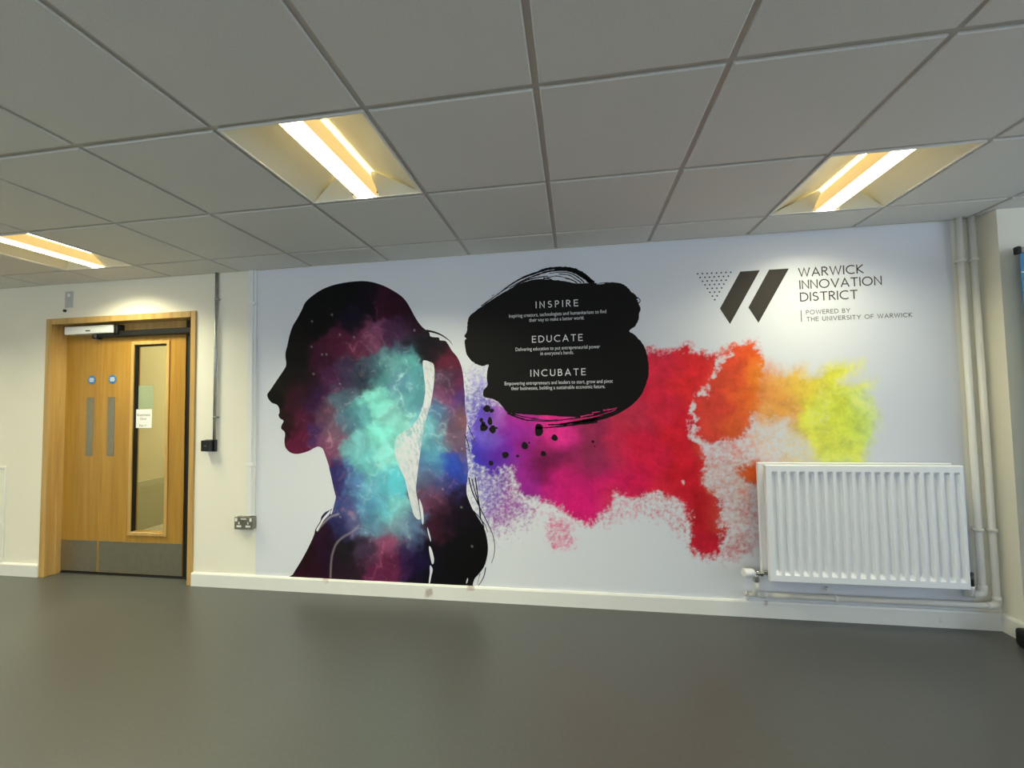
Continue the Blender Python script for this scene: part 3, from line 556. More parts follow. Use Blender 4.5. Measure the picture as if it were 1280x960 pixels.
GALC = [(-0.345,2.125,5,3,3),(-0.158,2.085,12,5,15),(-0.036,2.079,45,10,28),(0.085,2.014,40,8,25),(-0.283,1.946,18,10,28),(-0.535,1.958,10,8,8),(-0.727,1.788,18,14,12),(-0.408,1.805,70,22,45),(-0.221,1.797,85,35,60),(-0.128,1.823,110,60,90),(0.023,1.816,65,30,60),(0.084,1.842,60,35,65),(0.202,1.78,30,25,35),(0.29,1.721,15,15,18),(0.348,1.69,35,20,30),(0.434,1.603,85,25,45),(0.49,1.463,85,35,65),(0.5,1.352,65,45,110),(0.432,1.353,110,60,90),(0.404,1.493,70,60,80),(0.083,1.7,60,90,110),(0.112,1.613,90,160,160),(0.022,1.616,100,150,150),(-0.038,1.532,75,130,135),(-0.099,1.591,60,85,100),(-0.19,1.536,50,60,75),(-0.345,1.541,55,45,70),(-0.47,1.544,70,30,65),(-0.597,1.489,35,15,25),(-0.726,1.551,20,12,14),(-0.888,1.466,25,20,14),(-0.92,1.407,12,10,8),(-0.725,1.374,50,18,30),(-0.565,1.371,45,20,55),(-0.66,1.256,70,22,45),(-0.821,1.199,35,18,18),(-0.723,1.082,85,22,50),(-0.564,1.139,60,35,80),(-0.47,1.254,90,60,80),(-0.438,1.138,120,85,105),(-0.469,1.052,110,60,90),(-0.345,1.367,75,95,110),(-0.345,1.195,75,105,125),(-0.252,1.023,110,175,180),(-0.222,1.251,85,145,155),(-0.099,1.363,120,200,190),(-0.07,1.136,120,205,195),(-0.161,0.91,100,175,180),(0.021,1.248,125,190,185),(0.111,1.359,90,145,155),(0.17,1.414,80,140,150),(0.082,1.501,85,120,150),(0.201,1.526,80,140,150),(-0.011,0.967,130,205,200),(0.018,0.799,85,175,190),(-0.101,0.742,100,165,185),(-0.283,0.796,80,115,160),(-0.376,0.795,45,40,95),(-0.406,0.738,50,40,90),(-0.345,0.626,65,75,130),(-0.162,0.629,85,140,175),(-0.042,0.576,90,170,185),(0.047,0.578,120,185,190),(-0.102,0.491,95,130,155),(-0.283,0.543,80,80,120),(-0.375,0.512,40,40,85),(-0.53,0.395,35,12,30),(-0.468,0.285,30,10,32),(-0.623,0.222,30,10,18),(-0.592,0.139,40,8,25),(-0.345,0.289,22,20,24),(-0.284,0.18,35,20,32),(-0.163,0.296,60,45,65),(-0.043,0.355,120,60,90),(0.016,0.247,90,30,60),(-0.103,0.16,90,30,65),(0.104,0.251,40,20,60),(0.133,0.361,45,40,80),(0.163,0.471,75,95,130),(0.105,0.469,120,150,165),(0.22,0.255,20,10,45),(0.306,0.312,10,5,15),(0.373,1.243,75,110,145),(0.285,1.133,110,175,185),(0.343,1.105,95,145,165),(0.43,1.187,100,70,95),(0.516,1.241,110,75,85),(0.457,1.077,105,85,105),(0.513,1.022,95,70,90),(0.342,0.995,80,140,165),(0.427,0.913,45,75,165),(0.483,0.886,25,60,170),(0.54,0.913,70,80,150),(0.312,0.885,75,110,150),(0.253,0.802,85,95,120),(0.339,0.775,70,70,110),(0.454,0.777,50,55,120),(0.31,0.693,95,55,80),(0.367,0.639,60,30,50),(0.481,0.669,25,15,35),(0.536,0.589,12,6,15),(0.423,0.532,25,10,25),(0.59,0.429,6,4,6),(0.42,0.316,5,3,6),(0.587,0.216,5,3,3),(0.337,0.476,50,20,35),(0.305,0.151,8,4,10),(-0.408,2.158,4,3,3),(-0.599,2.05,5,4,4),(0.203,1.894,35,10,25),(-0.779,1.7,8,6,5),(-0.694,1.668,12,8,8),(-0.534,1.663,55,18,38),(-0.823,1.553,16,12,10)]
CLC = [(0.661,1.514,150,140,200),(0.602,1.35,90,75,175),(0.685,1.239,85,60,170),(0.797,1.292,160,90,170),(0.711,1.103,110,90,190),(0.653,0.968,60,40,160),(0.624,0.914,45,60,170),(0.792,1.022,95,30,150),(0.876,1.129,135,40,150),(0.763,0.888,80,35,145),(0.844,0.861,110,45,150),(0.929,1.022,140,30,130),(0.986,1.182,170,40,135),(1.093,1.154,215,45,130),(1.198,1.101,215,45,135),(1.063,1.022,120,25,80),(1.087,0.89,95,18,60),(1.195,0.969,110,25,70),(0.953,0.862,140,30,120),(0.951,0.783,140,35,135),(1.138,0.759,190,30,120),(1.292,0.657,205,25,105),(1.242,0.76,195,25,105),(1.404,1.022,130,40,75),(1.402,0.918,150,40,85),(1.45,0.814,195,25,95),(1.297,0.865,150,30,85),(1.342,0.606,200,25,105),(1.557,1.021,190,40,75),(1.664,1.227,185,45,70),(1.874,1.584,205,40,65),(1.817,1.328,200,35,60),(1.708,1.021,200,28,60),(1.702,0.817,200,25,70),(1.602,0.816,195,25,85),(1.947,0.82,190,25,40),(2.016,1.426,210,40,45),(1.957,1.122,200,28,45),(2.119,1.627,205,40,45),(2.084,0.622,175,25,35),(2.124,0.427,180,25,45),(2.027,0.374,190,30,50),(2.225,0.626,185,60,50),(2.279,0.823,200,100,70),(2.204,1.321,200,60,50),(2.304,1.47,205,70,45),(2.264,1.673,225,75,45),(2.404,1.643,232,85,35),(2.368,1.318,215,95,40),(2.313,1.12,210,90,45),(2.352,0.922,205,90,25),(2.327,0.873,195,75,15),(2.194,1.071,200,60,50),(2.443,1.466,220,120,40),(2.483,1.316,220,140,40),(2.578,1.413,225,160,50),(2.671,1.46,220,170,50),(2.526,1.241,222,150,45),(2.713,1.41,215,190,40),(2.828,1.48,212,205,35),(2.982,1.51,215,215,80),(2.842,1.31,205,210,40),(2.881,1.212,200,208,35),(2.789,1.117,215,215,60),(2.915,1.02,205,212,70),(2.987,1.163,190,212,80),(3.056,1.258,205,220,120),(3.092,1.115,205,222,170),(2.607,1.02,222,190,90),(2.471,1.021,220,170,130),(0.76,0.7,110,60,160),(0.649,0.698,110,95,180),(0.867,0.596,140,60,150),(1.182,0.395,205,60,120),(1.496,0.61,200,40,100),(1.407,1.126,150,40,80),(1.549,0.713,205,40,80),(1.846,0.718,200,35,55)]
CM = [(0.836,1.319),(1.204,1.392),(1.621,1.488),(1.767,1.661),(1.852,1.673),(1.966,1.669),(2.001,1.693),(2.039,1.682),(2.071,1.619),(2.128,1.597),(2.166,1.59),(2.215,1.624),(2.274,1.673),(2.359,1.679),(2.442,1.676),(2.477,1.615),(2.482,1.515),(2.462,1.366),(2.425,1.243),(2.393,1.144),(2.335,1.07),(2.25,1.061),(2.193,1.041),(2.146,1.031),(2.116,1.011),(2.111,0.871),(2.113,0.796),(2.183,0.763),(2.203,0.674),(2.213,0.576),(2.23,0.528),(2.194,0.429),(2.178,0.37),(2.12,0.328),(2.063,0.316),(2.017,0.349),(1.991,0.422),(1.994,0.496),(1.972,0.57),(1.94,0.619),(1.918,0.669),(1.87,0.678),(1.822,0.727),(1.699,0.705),(1.624,0.714),(1.559,0.723),(1.537,0.636),(1.48,0.584),(1.418,0.557),(1.366,0.54),(1.3,0.543),(1.249,0.578),(1.187,0.618),(1.109,0.664),(1.003,0.678),(0.923,0.703),(0.897,0.782),(0.888,0.851),(0.817,0.85),(0.717,0.796),(0.668,0.86),(0.596,0.903),(0.564,1.011),(0.572,1.186),(0.613,1.306),(0.725,1.331)]
CH = [(0.576,1.516),(0.661,1.541),(0.727,1.457),(0.743,1.375),(0.77,1.347),(0.878,1.237),(0.898,0.809),(0.949,0.677),(1.028,0.599),(0.866,0.517),(0.728,0.46),(0.675,0.565),(0.638,0.698),(0.595,0.805),(0.518,0.968),(0.523,1.351)]
CY = [(2.469,1.54),(2.559,1.503),(2.674,1.534),(2.716,1.459),(2.806,1.495),(2.896,1.527),(3.018,1.523),(2.981,1.476),(2.913,1.429),(3.085,1.41),(3.039,1.354),(3.078,1.258),(3.094,1.162),(3.046,1.044),(2.995,0.878),(2.778,0.876),(2.696,1.02),(2.655,1.093),(2.591,1.191),(2.499,1.158),(2.408,1.179),(2.341,1.219),(2.325,1.419),(2.353,1.544)]
CF = [(2.098,1.021),(2.242,1.095),(2.429,1.119),(2.654,1.069),(2.778,0.876),(2.44,0.825),(2.401,0.436),(2.285,0.383),(2.191,0.356),(2.178,0.625)]
CO = [(2.243,0.862),(2.32,0.932),(2.432,0.962),(2.438,0.766),(2.347,0.794)]
CP = [(1.525,0.764),(1.7,0.741),(1.919,0.694),(1.987,0.571),(1.935,0.47),(1.866,0.568),(1.696,0.614),(1.545,0.56),(1.468,0.532)]
CK = [(1.133,0.55),(1.247,0.527),(1.244,0.397),(1.139,0.363),(1.104,0.445)]
VEIN = [(2.271,1.607),(2.228,1.583),(2.189,1.564),(2.172,1.483),(2.121,1.399),(2.071,1.339),(2.04,1.284),(2.047,1.223),(2.035,1.147),(2.014,1.097),(2.075,1.056),(2.107,1.011)]
STARS = [(-0.44,1.992),(-0.378,1.843),(-0.267,1.821),(-0.585,1.562),(-0.378,1.485),(-0.18,1.378),(-0.603,1.763),(-0.599,1.951),(-0.518,1.703),(-0.483,1.702),(0.191,1.85),(0.589,0.36),(0.518,0.62),(-0.373,0.534),(-0.18,0.429),(0.387,0.741),(0.527,1.018)]
LINES = [([(-0.233,0.478),(-0.279,0.435),(-0.355,0.391),(-0.401,0.348),(-0.426,0.296),(-0.442,0.229),(-0.449,0.106)],0.006,(150,135,140),0.8),([(-0.386,0.554),(-0.45,0.533),(-0.499,0.492),(-0.555,0.434)],0.006,(170,160,165),0.8),([(-0.252,1.596),(-0.221,1.619),(-0.18,1.618),(-0.149,1.583),(-0.134,1.525),(-0.155,1.459),(-0.201,1.431),(-0.262,1.399)],0.007,(95,100,110),0.5),([(-0.226,1.576),(-0.201,1.518),(-0.18,1.469)],0.012,(25,25,32),0.7),([(-0.103,2.065),(-0.1,1.937),(-0.11,1.833),(-0.122,1.793)],0.004,(120,60,95),0.7),([(-0.376,1.663),(-0.283,1.658),(-0.209,1.658)],0.004,(130,75,95),0.7),([(-0.345,1.785),(-0.301,1.748),(-0.264,1.735),(-0.233,1.78),(-0.19,1.802),(-0.141,1.8),(-0.11,1.764),(-0.098,1.706)],0.007,(165,100,120),0.75),([(0.124,1.63),(0.13,1.573),(0.082,1.512),(0.034,1.474),(0.063,1.416),(0.075,1.36),(0.069,1.292),(0.116,1.252),(0.169,1.246)],0.008,(165,225,215),0.75),([(-0.444,1.184),(-0.457,1.109),(-0.45,1.052),(-0.482,1.012)],0.009,(190,140,155),0.7),([(-0.489,1.399),(-0.47,1.352),(-0.482,1.283)],0.008,(165,115,130),0.6),([(-0.42,1.282),(-0.376,1.241),(-0.345,1.235)],0.006,(140,120,140),0.5),([(-0.097,0.16),(-0.067,0.211),(-0.079,0.254),(-0.031,0.328),(0.004,0.384),(0.087,0.403),(0.081,0.348)],0.006,(170,85,110),0.6),([(0.285,1.133),(0.343,1.105),(0.383,1.144),(0.43,1.187)],0.006,(165,205,210),0.6),([(0.363,1.393),(0.409,1.342),(0.442,1.298),(0.499,1.269)],0.006,(150,120,150),0.6),([(0.347,1.505),(0.405,1.509),(0.45,1.464),(0.467,1.408)],0.005,(150,110,130),0.6),([(-0.247,0.527),(-0.21,0.6),(-0.15,0.73),(-0.125,0.826),(-0.113,0.876)],0.008,(150,190,205),0.45),([(-0.131,0.882),(-0.071,0.91),(-0.011,0.866)],0.007,(170,205,205),0.5),([(0.253,0.736),(0.31,0.742),(0.356,0.737)],0.005,(140,80,95),0.5)]
VK = [(1.971, 0.81), (1.904, 0.694)]


MXL, MXR, MZ0, MZ1 = -1.047, 3.523, 0.09, H-0.0
PAPER = (0.73, 0.745, 0.785)
ILL = 0.62           # printed colour read off the photograph -> reflectance
def lin(c):
    c = np.asarray(c, float)/255.0
    return np.where(c <= 0.04045, c/12.92, ((c+0.055)/1.055)**2.4)
def to_refl(rgb): return np.clip(lin(rgb)/ILL*0.78, 0.002, 0.9)

def hash2(ix, iy, s):
    h = (ix.astype(np.int64)*374761393 + iy.astype(np.int64)*668265263 + s*1274126177) & 0xffffffff
    h = ((h ^ (h >> 13))*1274126177) & 0xffffffff
    return ((h ^ (h >> 16)) & 0xffff)/65535.0
def gnoise(x, y, s):
    ix, iy = np.floor(x).astype(np.int64), np.floor(y).astype(np.int64); fx, fy = x-ix, y-iy
    u = fx*fx*fx*(fx*(fx*6-15)+10); v = fy*fy*fy*(fy*(fy*6-15)+10)
    def g(a, b):
        t = hash2(ix+a, iy+b, s)*2*math.pi
        return np.cos(t)*(fx-a)+np.sin(t)*(fy-b)
    n0 = g(0, 0)*(1-u)+g(1, 0)*u; n1 = g(0, 1)*(1-u)+g(1, 1)*u
    return (n0*(1-v)+n1*v)*1.5
def fbm(x, y, f, s, octv=4, gain=0.5):
    t = 0; a = 1.0; tot = 0
    for i in range(octv):
        t = t+a*gnoise(x*f+17.3*i, y*f-9.1*i, s+i*7); tot += a; a *= gain; f *= 2.03
    return t/tot
def ridge(x, y, f, s, octv=4):
    t = 0; a = 1.0; tot = 0
    for i in range(octv):
        t = t+a*(1-np.abs(gnoise(x*f+5.7*i, y*f+3.3*i, s+i*13))*2); tot += a; a *= 0.55; f *= 2.07
    return t/tot
def sstep(a, b, x):
    t = np.clip((x-a)/(b-a), 0, 1); return t*t*(3-2*t)
def seg_dist(px, py, pts, closed=False):
    d = np.full(px.shape, 1e9); P2 = pts+[pts[0]] if closed else pts
    for (ax, ay), (bx_, by_) in zip(P2[:-1], P2[1:]):
        dx, dy = bx_-ax, by_-ay; L2 = dx*dx+dy*dy+1e-12
        t = np.clip(((px-ax)*dx+(py-ay)*dy)/L2, 0, 1)
        d = np.minimum(d, np.hypot(px-ax-t*dx, py-ay-t*dy))
    return d
def inside(px, py, pts):
    r = np.zeros(px.shape, bool); n = len(pts); j = n-1
    for i in range(n):
        xi, yi = pts[i]; xj, yj = pts[j]
        if yi != yj:
            r ^= ((yi > py) != (yj > py)) & (px < (xj-xi)*(py-yi)/(yj-yi)+xi)
        j = i
    return r
def sdist(px, py, pts):
    d = seg_dist(px, py, pts, True); return np.where(inside(px, py, pts), d, -d)
def blend(px, py, ctrl, sig):
    acc = np.zeros(px.shape+(3,)); w = np.zeros(px.shape)
    cc = to_refl([c[2:5] for c in ctrl])
    for c, k in zip(ctrl, cc):
        d2 = (px-c[0])**2+(py-c[1])**2; g = np.exp(-d2/(2*sig*sig))+1e-4/(1+(d2/(sig*sig))**2)
        acc += g[..., None]*k; w += g
    return acc/w[..., None]
def smooth_loop(pts, n=5, corner=None):
    out = []; N = len(pts)
    for i in range(N):
        p0, p1, p2, p3 = [np.array(pts[(i+k) % N][:2]) for k in (-1, 0, 1, 2)]
        for k in range(n):
            t = k/n
            out.append(tuple(0.5*((2*p1)+(-p0+p2)*t+(2*p0-5*p1+4*p2-p3)*t*t+(-p0+3*p1-3*p2+p3)*t**3)))
    return out
def smooth_line(pts, n=6):
    out = []; N = len(pts)
    for i in range(N-1):
        p0, p1, p2, p3 = [np.array(pts[min(max(i+k, 0), N-1)][:2]) for k in (-1, 0, 1, 2)]
        for k in range(n):
            t = k/n
            out.append(tuple(0.5*((2*p1)+(-p0+p2)*t+(2*p0-5*p1+4*p2-p3)*t*t+(-p0+3*p1-3*p2+p3)*t**3)))
    out.append(tuple(pts[-1][:2])); return out

mural = empty('wall_mural', ((MXL+MXR)/2, 0, MZ0), 'full height printed wall mural with head silhouette, colour clouds, slogans and logo', 'mural')
def print_mat(name, attr=True, color=None, rough=0.6):
    m = bpy.data.materials.new(name); m.use_nodes = True; nt = m.node_tree; b = nt.nodes['Principled BSDF']
    b.inputs['Roughness'].default_value = rough; b.inputs['Specular IOR Level'].default_value = 0.12
    if color is not None: b.inputs['Base Color'].default_value = tuple(color)+(1,)
    if attr:
        a = nt.nodes.new('ShaderNodeAttribute'); a.attribute_name = 'ink'
        tc = nt.nodes.new('ShaderNodeTexCoord'); n = nt.nodes.new('ShaderNodeTexNoise'); n.inputs['Scale'].default_value = 260; n.inputs['Detail'].default_value = 3
        nt.links.new(tc.outputs['Object'], n.inputs['Vector'])
        r = nt.nodes.new('ShaderNodeMapRange'); r.inputs['To Min'].default_value = 0.90; r.inputs['To Max'].default_value = 1.10
        nt.links.new(n.outputs['Fac'], r.inputs['Value'])
        cov = nt.nodes.new('ShaderNodeMix'); cov.data_type = 'FLOAT'; cov.inputs['A'].default_value = 1.0
        nt.links.new(a.outputs['Alpha'], cov.inputs['Factor']); nt.links.new(r.outputs['Result'], cov.inputs['B'])
        mx = nt.nodes.new('ShaderNodeVectorMath'); mx.operation = 'SCALE'
        nt.links.new(a.outputs['Color'], mx.inputs[0]); nt.links.new(cov.outputs['Result'], mx.inputs['Scale'])
        nt.links.new(mx.outputs['Vector'], b.inputs['Base Color'])
    return m
M_SHEET = print_mat('mural_white', False, PAPER)
M_PRINT = print_mat('mural_print')
M_BLOB = print_mat('mural_black_ink', False, (0.0085, 0.0075, 0.0065))
M_HAIR = print_mat('mural_hair_ink', False, (0.012, 0.010, 0.012))
M_GREY = print_mat('mural_grey_ink', False, (0.055, 0.048, 0.042))
M_GREYL = print_mat('mural_light_grey_ink', False, (0.10, 0.093, 0.087))
M_LET = print_mat('mural_white_lettering', False, (0.80, 0.80, 0.79))
M_PINK = print_mat('mural_pink_ink', False, tuple(to_refl((200, 45, 110))))
MB().box(MXL, MXR, -0.0015, 0.0, MZ0, MZ1).build('sheet', M_SHEET, mural)

def set_ink(me, rgb, alpha):
    a = me.color_attributes.new('ink', 'FLOAT_COLOR', 'POINT')
    buf = np.concatenate([rgb, alpha[:, None]], 1).astype(np.float32)
    a.data.foreach_set('color', buf.ravel())

# colour cloud --------------------------------------------------------
ST = 0.005
gx = np.arange(0.44, 3.30, ST); gz = np.arange(0.20, 1.86, ST)
PX, PZg = np.meshgrid(gx, gz)
def wisp(s, f=9, a=0.05):
    return fbm(PX, PZg, f, s, 4), fbm(PX, PZg, f, s+50, 4)
w1, w2 = wisp(3, 4)
qx, qz = PX+w1*0.05, PZg+w2*0.05
w3, w4 = wisp(31, 16)
qx2, qz2 = qx+w3*0.03, qz+w4*0.03
fine = fbm(PX+w3*0.012, PZg+w4*0.012, 38, 91, 4, 0.75)*1.25
hair = ridge(PX+w3*0.02, PZg+w4*0.02, 26, 61, 4)-0.62
def cover(poly, soft, cap, amp, x=qx2, z=qz2):
    d = sdist(x, z, poly)
    base = np.clip(0.5+d/(2*soft), -0.4, cap)
    return base
cm = cover(CM, 0.045, 1.9, 0)
alpha = sstep(0.22, 0.88, cm+fine*0.50+hair*0.25)
ch = cover(CH, 0.10, 0.80, 0)
alpha = np.maximum(alpha, 0.92*sstep(0.10, 1.05, ch+fine*0.75+hair*0.2))
cy_ = cover(CY, 0.085, 0.86, 0, qx, qz)
alpha = np.maximum(alpha, np.clip(sstep(0.12, 0.95, cy_+fine*0.22+fbm(qx, qz, 7, 5, 3)*0.25), 0, 0.93))
cf_ = cover(CF, 0.09, 0.50, 0)
alpha = np.maximum(alpha, 0.85*sstep(0.02, 1.10, cf_+fine*0.55+hair*0.2+0.35*fbm(qx, qz, 9, 15, 3)))
alpha = np.maximum(alpha, sstep(0.25, 0.85, cover(CO, 0.05, 1.0, 0)+fine*0.4))
alpha = np.maximum(alpha, 0.9*sstep(0.15, 1.05, cover(CP, 0.06, 0.45, 0)+fine*0.65+hair*0.3))
alpha = np.maximum(alpha, 0.9*sstep(0.15, 1.05, cover(CK, 0.05, 0.60, 0)+fine*0.65))
vd = seg_dist(PX+w3*0.035, PZg+w4*0.035, VEIN)
vein = np.clip(1-vd/(0.018+0.05*np.clip(0.5+1.6*fbm(PX, PZg, 8, 77, 2), 0, 1)), 0, 1)*np.clip(0.75+1.5*fbm(PX, PZg, 11, 78, 2), 0.2, 1)
blobs = [(855, 602, .03), (842, 625, .035)]
vein = np.maximum(vein, np.clip(1-np.hypot(qx-VK[0][0], qz-VK[0][1])/0.03, 0, 1)*0.8)
vein = np.maximum(vein, np.clip(1-np.hypot(qx-VK[1][0], qz-VK[1][1])/0.035, 0, 1))
alpha = alpha*(1-0.85*sstep(0.2, 0.95, vein*1.1+fine*0.8)*sstep(0.0, 0.15, vein))
edge = np.minimum(np.minimum(PX-gx[0], gx[-1]-PX), np.minimum(PZg-gz[0], gz[-1]-PZg))
alpha *= sstep(0.0, 0.05, edge)
colr = blend(qx+w1*0.05, qz+w2*0.05, CLC, 0.06)
tex = 1+0.30*fbm(qx, qz, 12, 71, 4)+0.12*hair
colr = np.clip(colr*tex[..., None], 0, 0.9)
pap = np.array(PAPER)
rgb = pap*(1-alpha[..., None])+colr*alpha[..., None]
ny, nx = PX.shape
vs = np.stack([PX.ravel(), np.full(PX.size, -0.002), PZg.ravel()], 1)
ii = np.arange(ny*nx).reshape(ny, nx)
# only keep cells that carry ink
keep = (alpha > 0.002); kc = keep[:-1, :-1] | keep[1:, :-1] | keep[:-1, 1:] | keep[1:, 1:]
quads = np.stack([ii[:-1, :-1][kc], ii[:-1, 1:][kc], ii[1:, 1:][kc], ii[1:, :-1][kc]], 1)
used = np.unique(quads); remap = -np.ones(ny*nx, int); remap[used] = np.arange(len(used))
me = bpy.data.meshes.new('colour_cloud'); me.from_pydata(vs[used].tolist(), [], remap[quads].tolist()); me.update()
set_ink(me, rgb.reshape(-1, 3)[used], alpha.ravel()[used])
cloud = link('colour_cloud', me, M_PRINT, mural); cloud['label'] = 'purple to pink, red, orange and yellow paint cloud'

# flat printed shapes --------------------------------------------------
def flat_poly(mb, pts, y):
    tri = tessellate_polygon([[Vector((p[0], p[1], 0)) for p in pts]])
    n = len(mb.v); mb.v += [(p[0], y, p[1]) for p in pts]
    for t in tri: mb.f.append(tuple(n+i for i in t)); mb.sm.append(False)
def ribbon(mb, pts, w0, w1, y, jit=0.0, seed=0):
    rnd = random.Random(seed); n = len(pts); L = []
    for i, p in enumerate(pts):
        a = np.array(pts[max(i-1, 0)]); b = np.array(pts[min(i+1, n-1)]); d = b-a; d = d/(np.linalg.norm(d)+1e-9); nn = np.array((-d[1], d[0]))
        w = (w0+(w1-w0)*i/(n-1))/2*(1+rnd.uniform(-jit, jit)); L.append((np.array(p)+nn*w, np.array(p)-nn*w))
    m = len(mb.v)
    for a, b in L: mb.v += [(a[0], y, a[1]), (b[0], y, b[1])]
    for i in range(n-1): mb.f.append((m+2*i, m+2*i+1, m+2*i+3, m+2*i+2)); mb.sm.append(False)
def build_flat(mb, name, m, label=None):
    me = bpy.data.meshes.new(name); me.from_pydata(mb.v, [], mb.f); me.update()
    bm = bmesh.new(); bm.from_mesh(me)
    for f in bm.faces:
        f.normal_update()
        if f.normal.y > 0: f.normal_flip()
    bm.to_mesh(me); bm.free()
    o = link(name, me, m, mural)
    if label: o['label'] = label
    return o

# head silhouette ------------------------------------------------------
loop = smooth_loop(SIL, 4)
nb = len(loop)
lx = np.array([p[0] for p in loop]); lz = np.array([p[1] for p in loop])
SG = 0.0065
ax = np.arange(lx.min(), lx.max(), SG); az = np.arange(lz.min(), lz.max(), SG)
AX, AZ = np.meshgrid(ax, az); AX = AX.ravel(); AZ = AZ.ravel()
ok = inside(AX, AZ, loop); AX, AZ = AX[ok], AZ[ok]
dd = seg_dist(AX, AZ, loop, True); AX, AZ = AX[dd > 0.004], AZ[dd > 0.004]
vin = [Vector(p) for p in loop]+[Vector((a, b)) for a, b in zip(AX, AZ)]
res = delaunay_2d_cdt(vin, [(i, (i+1) % nb) for i in range(nb)], [], 1, 1e-5)
sv = np.array([(v.x, v.y) for v in res[0]]); sf = [tuple(f) for f in res[2]]
sx, sz = sv[:, 0], sv[:, 1]
a1, a2 = fbm(sx, sz, 5, 201, 5), fbm(sx, sz, 5, 251, 5)
c1, c2 = fbm(sx, sz, 15, 221, 3), fbm(sx, sz, 15, 271, 3)
gxw, gzw = sx+a1*0.06+c1*0.05, sz+a2*0.06+c2*0.05
ink = blend(gxw, gzw, GALC, 0.048)
lum = ink.mean(1)
rg = ridge(sx+a1*0.10, sz+a2*0.10, 7, 301, 5)
fil = sstep(0.66, 0.90, rg)
warm = np.array(to_refl((200, 130, 150))); cool = np.array(to_refl((190, 240, 230)))
mixc = sstep(0.06, 0.22, ink[:, 1])[:, None]
fc = warm*(1-mixc)+cool*mixc
amt = (fil*0.22*sstep(0.012, 0.12, lum))[:, None]
ink = ink*(1-amt)+fc*amt
ink *= (1+0.45*fbm(sx+a1*0.1, sz+a2*0.1, 10, 401, 5))[:, None]
b1, b2, b3 = fbm(sx, sz, 14, 601, 3), fbm(sx, sz, 14, 651, 3), fbm(sx, sz, 16, 671, 3)
for li, (pts, w, cc, st_) in enumerate(LINES):
    sharp = li < 2
    if not sharp: st_ = st_*0.62; w = w*0.8
    d = seg_dist(sx+(0.0 if sharp else 0.06)*b1, sz+(0.0 if sharp else 0.06)*b2, [p[:2] for p in smooth_line(pts, 4)])
    k = ((np.exp(-(d/w)**2)*0.75+(0.0 if sharp else 0.35)*np.exp(-(d/(3.5*w))**2))*st_*(np.clip(0.75+1.6*b3, 0.15, 1.2) if not sharp else 1.0))[:, None]; ink = ink*(1-k)+np.array(to_refl(cc))*k
for x, z in STARS:
    d2 = (sx-x)**2+(sz-z)**2; k = (np.exp(-d2/(2*0.0042**2))*0.45)[:, None]; ink = ink*(1-k)+np.array((0.6, 0.6, 0.6))*k
ink = np.clip(ink, 0.002, 0.85)
me = bpy.data.meshes.new('head_silhouette'); me.from_pydata([(x, -0.0025, z) for x, z in sv], [], sf); me.update()
if me.polygons[0].normal.y > 0: me.flip_normals()
set_ink(me, ink, np.ones(len(sv)))
head = link('head_silhouette', me, M_PRINT, mural); head['label'] = 'female head in profile filled with teal and purple nebula'
for i, (pts, w0, w1_) in enumerate(STRANDS):
    mb = MB(); ribbon(mb, smooth_line(pts, 5), w0, w1_, -0.0028); build_flat(mb, 'hair_strand', M_HAIR)
# light gaps in the ponytail: the white of the sheet with faint hair texture
gap = smooth_loop(GAPS[0], 3); ng = len(gap)
gxs = np.array([p[0] for p in gap]); gzs = np.array([p[1] for p in gap])
BX, BZ = np.meshgrid(np.arange(gxs.min(), gxs.max(), 0.005), np.arange(gzs.min(), gzs.max(), 0.005)); BX, BZ = BX.ravel(), BZ.ravel()
ok = inside(BX, BZ, gap); BX, BZ = BX[ok], BZ[ok]; dd = seg_dist(BX, BZ, gap, True); BX, BZ = BX[dd > 0.003], BZ[dd > 0.003]
res = delaunay_2d_cdt([Vector(p) for p in gap]+[Vector((a, b)) for a, b in zip(BX, BZ)], [(i, (i+1) % ng) for i in range(ng)], [], 1, 1e-5)
gv = np.array([(v.x, v.y) for v in res[0]]); x_, z_ = gv[:, 0], gv[:, 1]
de = seg_dist(x_, z_, gap, True)
mid = np.exp(-((z_-1.13)/0.16)**2)
hz = fbm(x_+0.25*z_, z_*0.5, 40, 501, 4); h2 = fbm(x_, z_, 60, 521, 3)
cov = np.clip(sstep(0.0, 0.5, 0.10+hz*0.9+h2*0.4+(0.26-de*4)*mid), 0, 1)*(0.25+0.5*mid)
base = blend(x_, z_, GALC, 0.05)*0.8+0.05
gi = np.array(PAPER)*0.95*(1-cov[:, None])+base*cov[:, None]
me = bpy.data.meshes.new('hair_gap'); me.from_pydata([(a, -0.0030, b) for a, b in gv], [], [tuple(f) for f in res[2]]); me.update()
if me.polygons[0].normal.y > 0: me.flip_normals()
set_ink(me, np.clip(gi, 0.002, 0.9), cov); link('hair_gap', me, M_PRINT, mural)
for g in GAPS[1:]:
    mb = MB(); flat_poly(mb, smooth_loop(g, 3), -0.0030); build_flat(mb, 'hair_gap', M_SHEET)

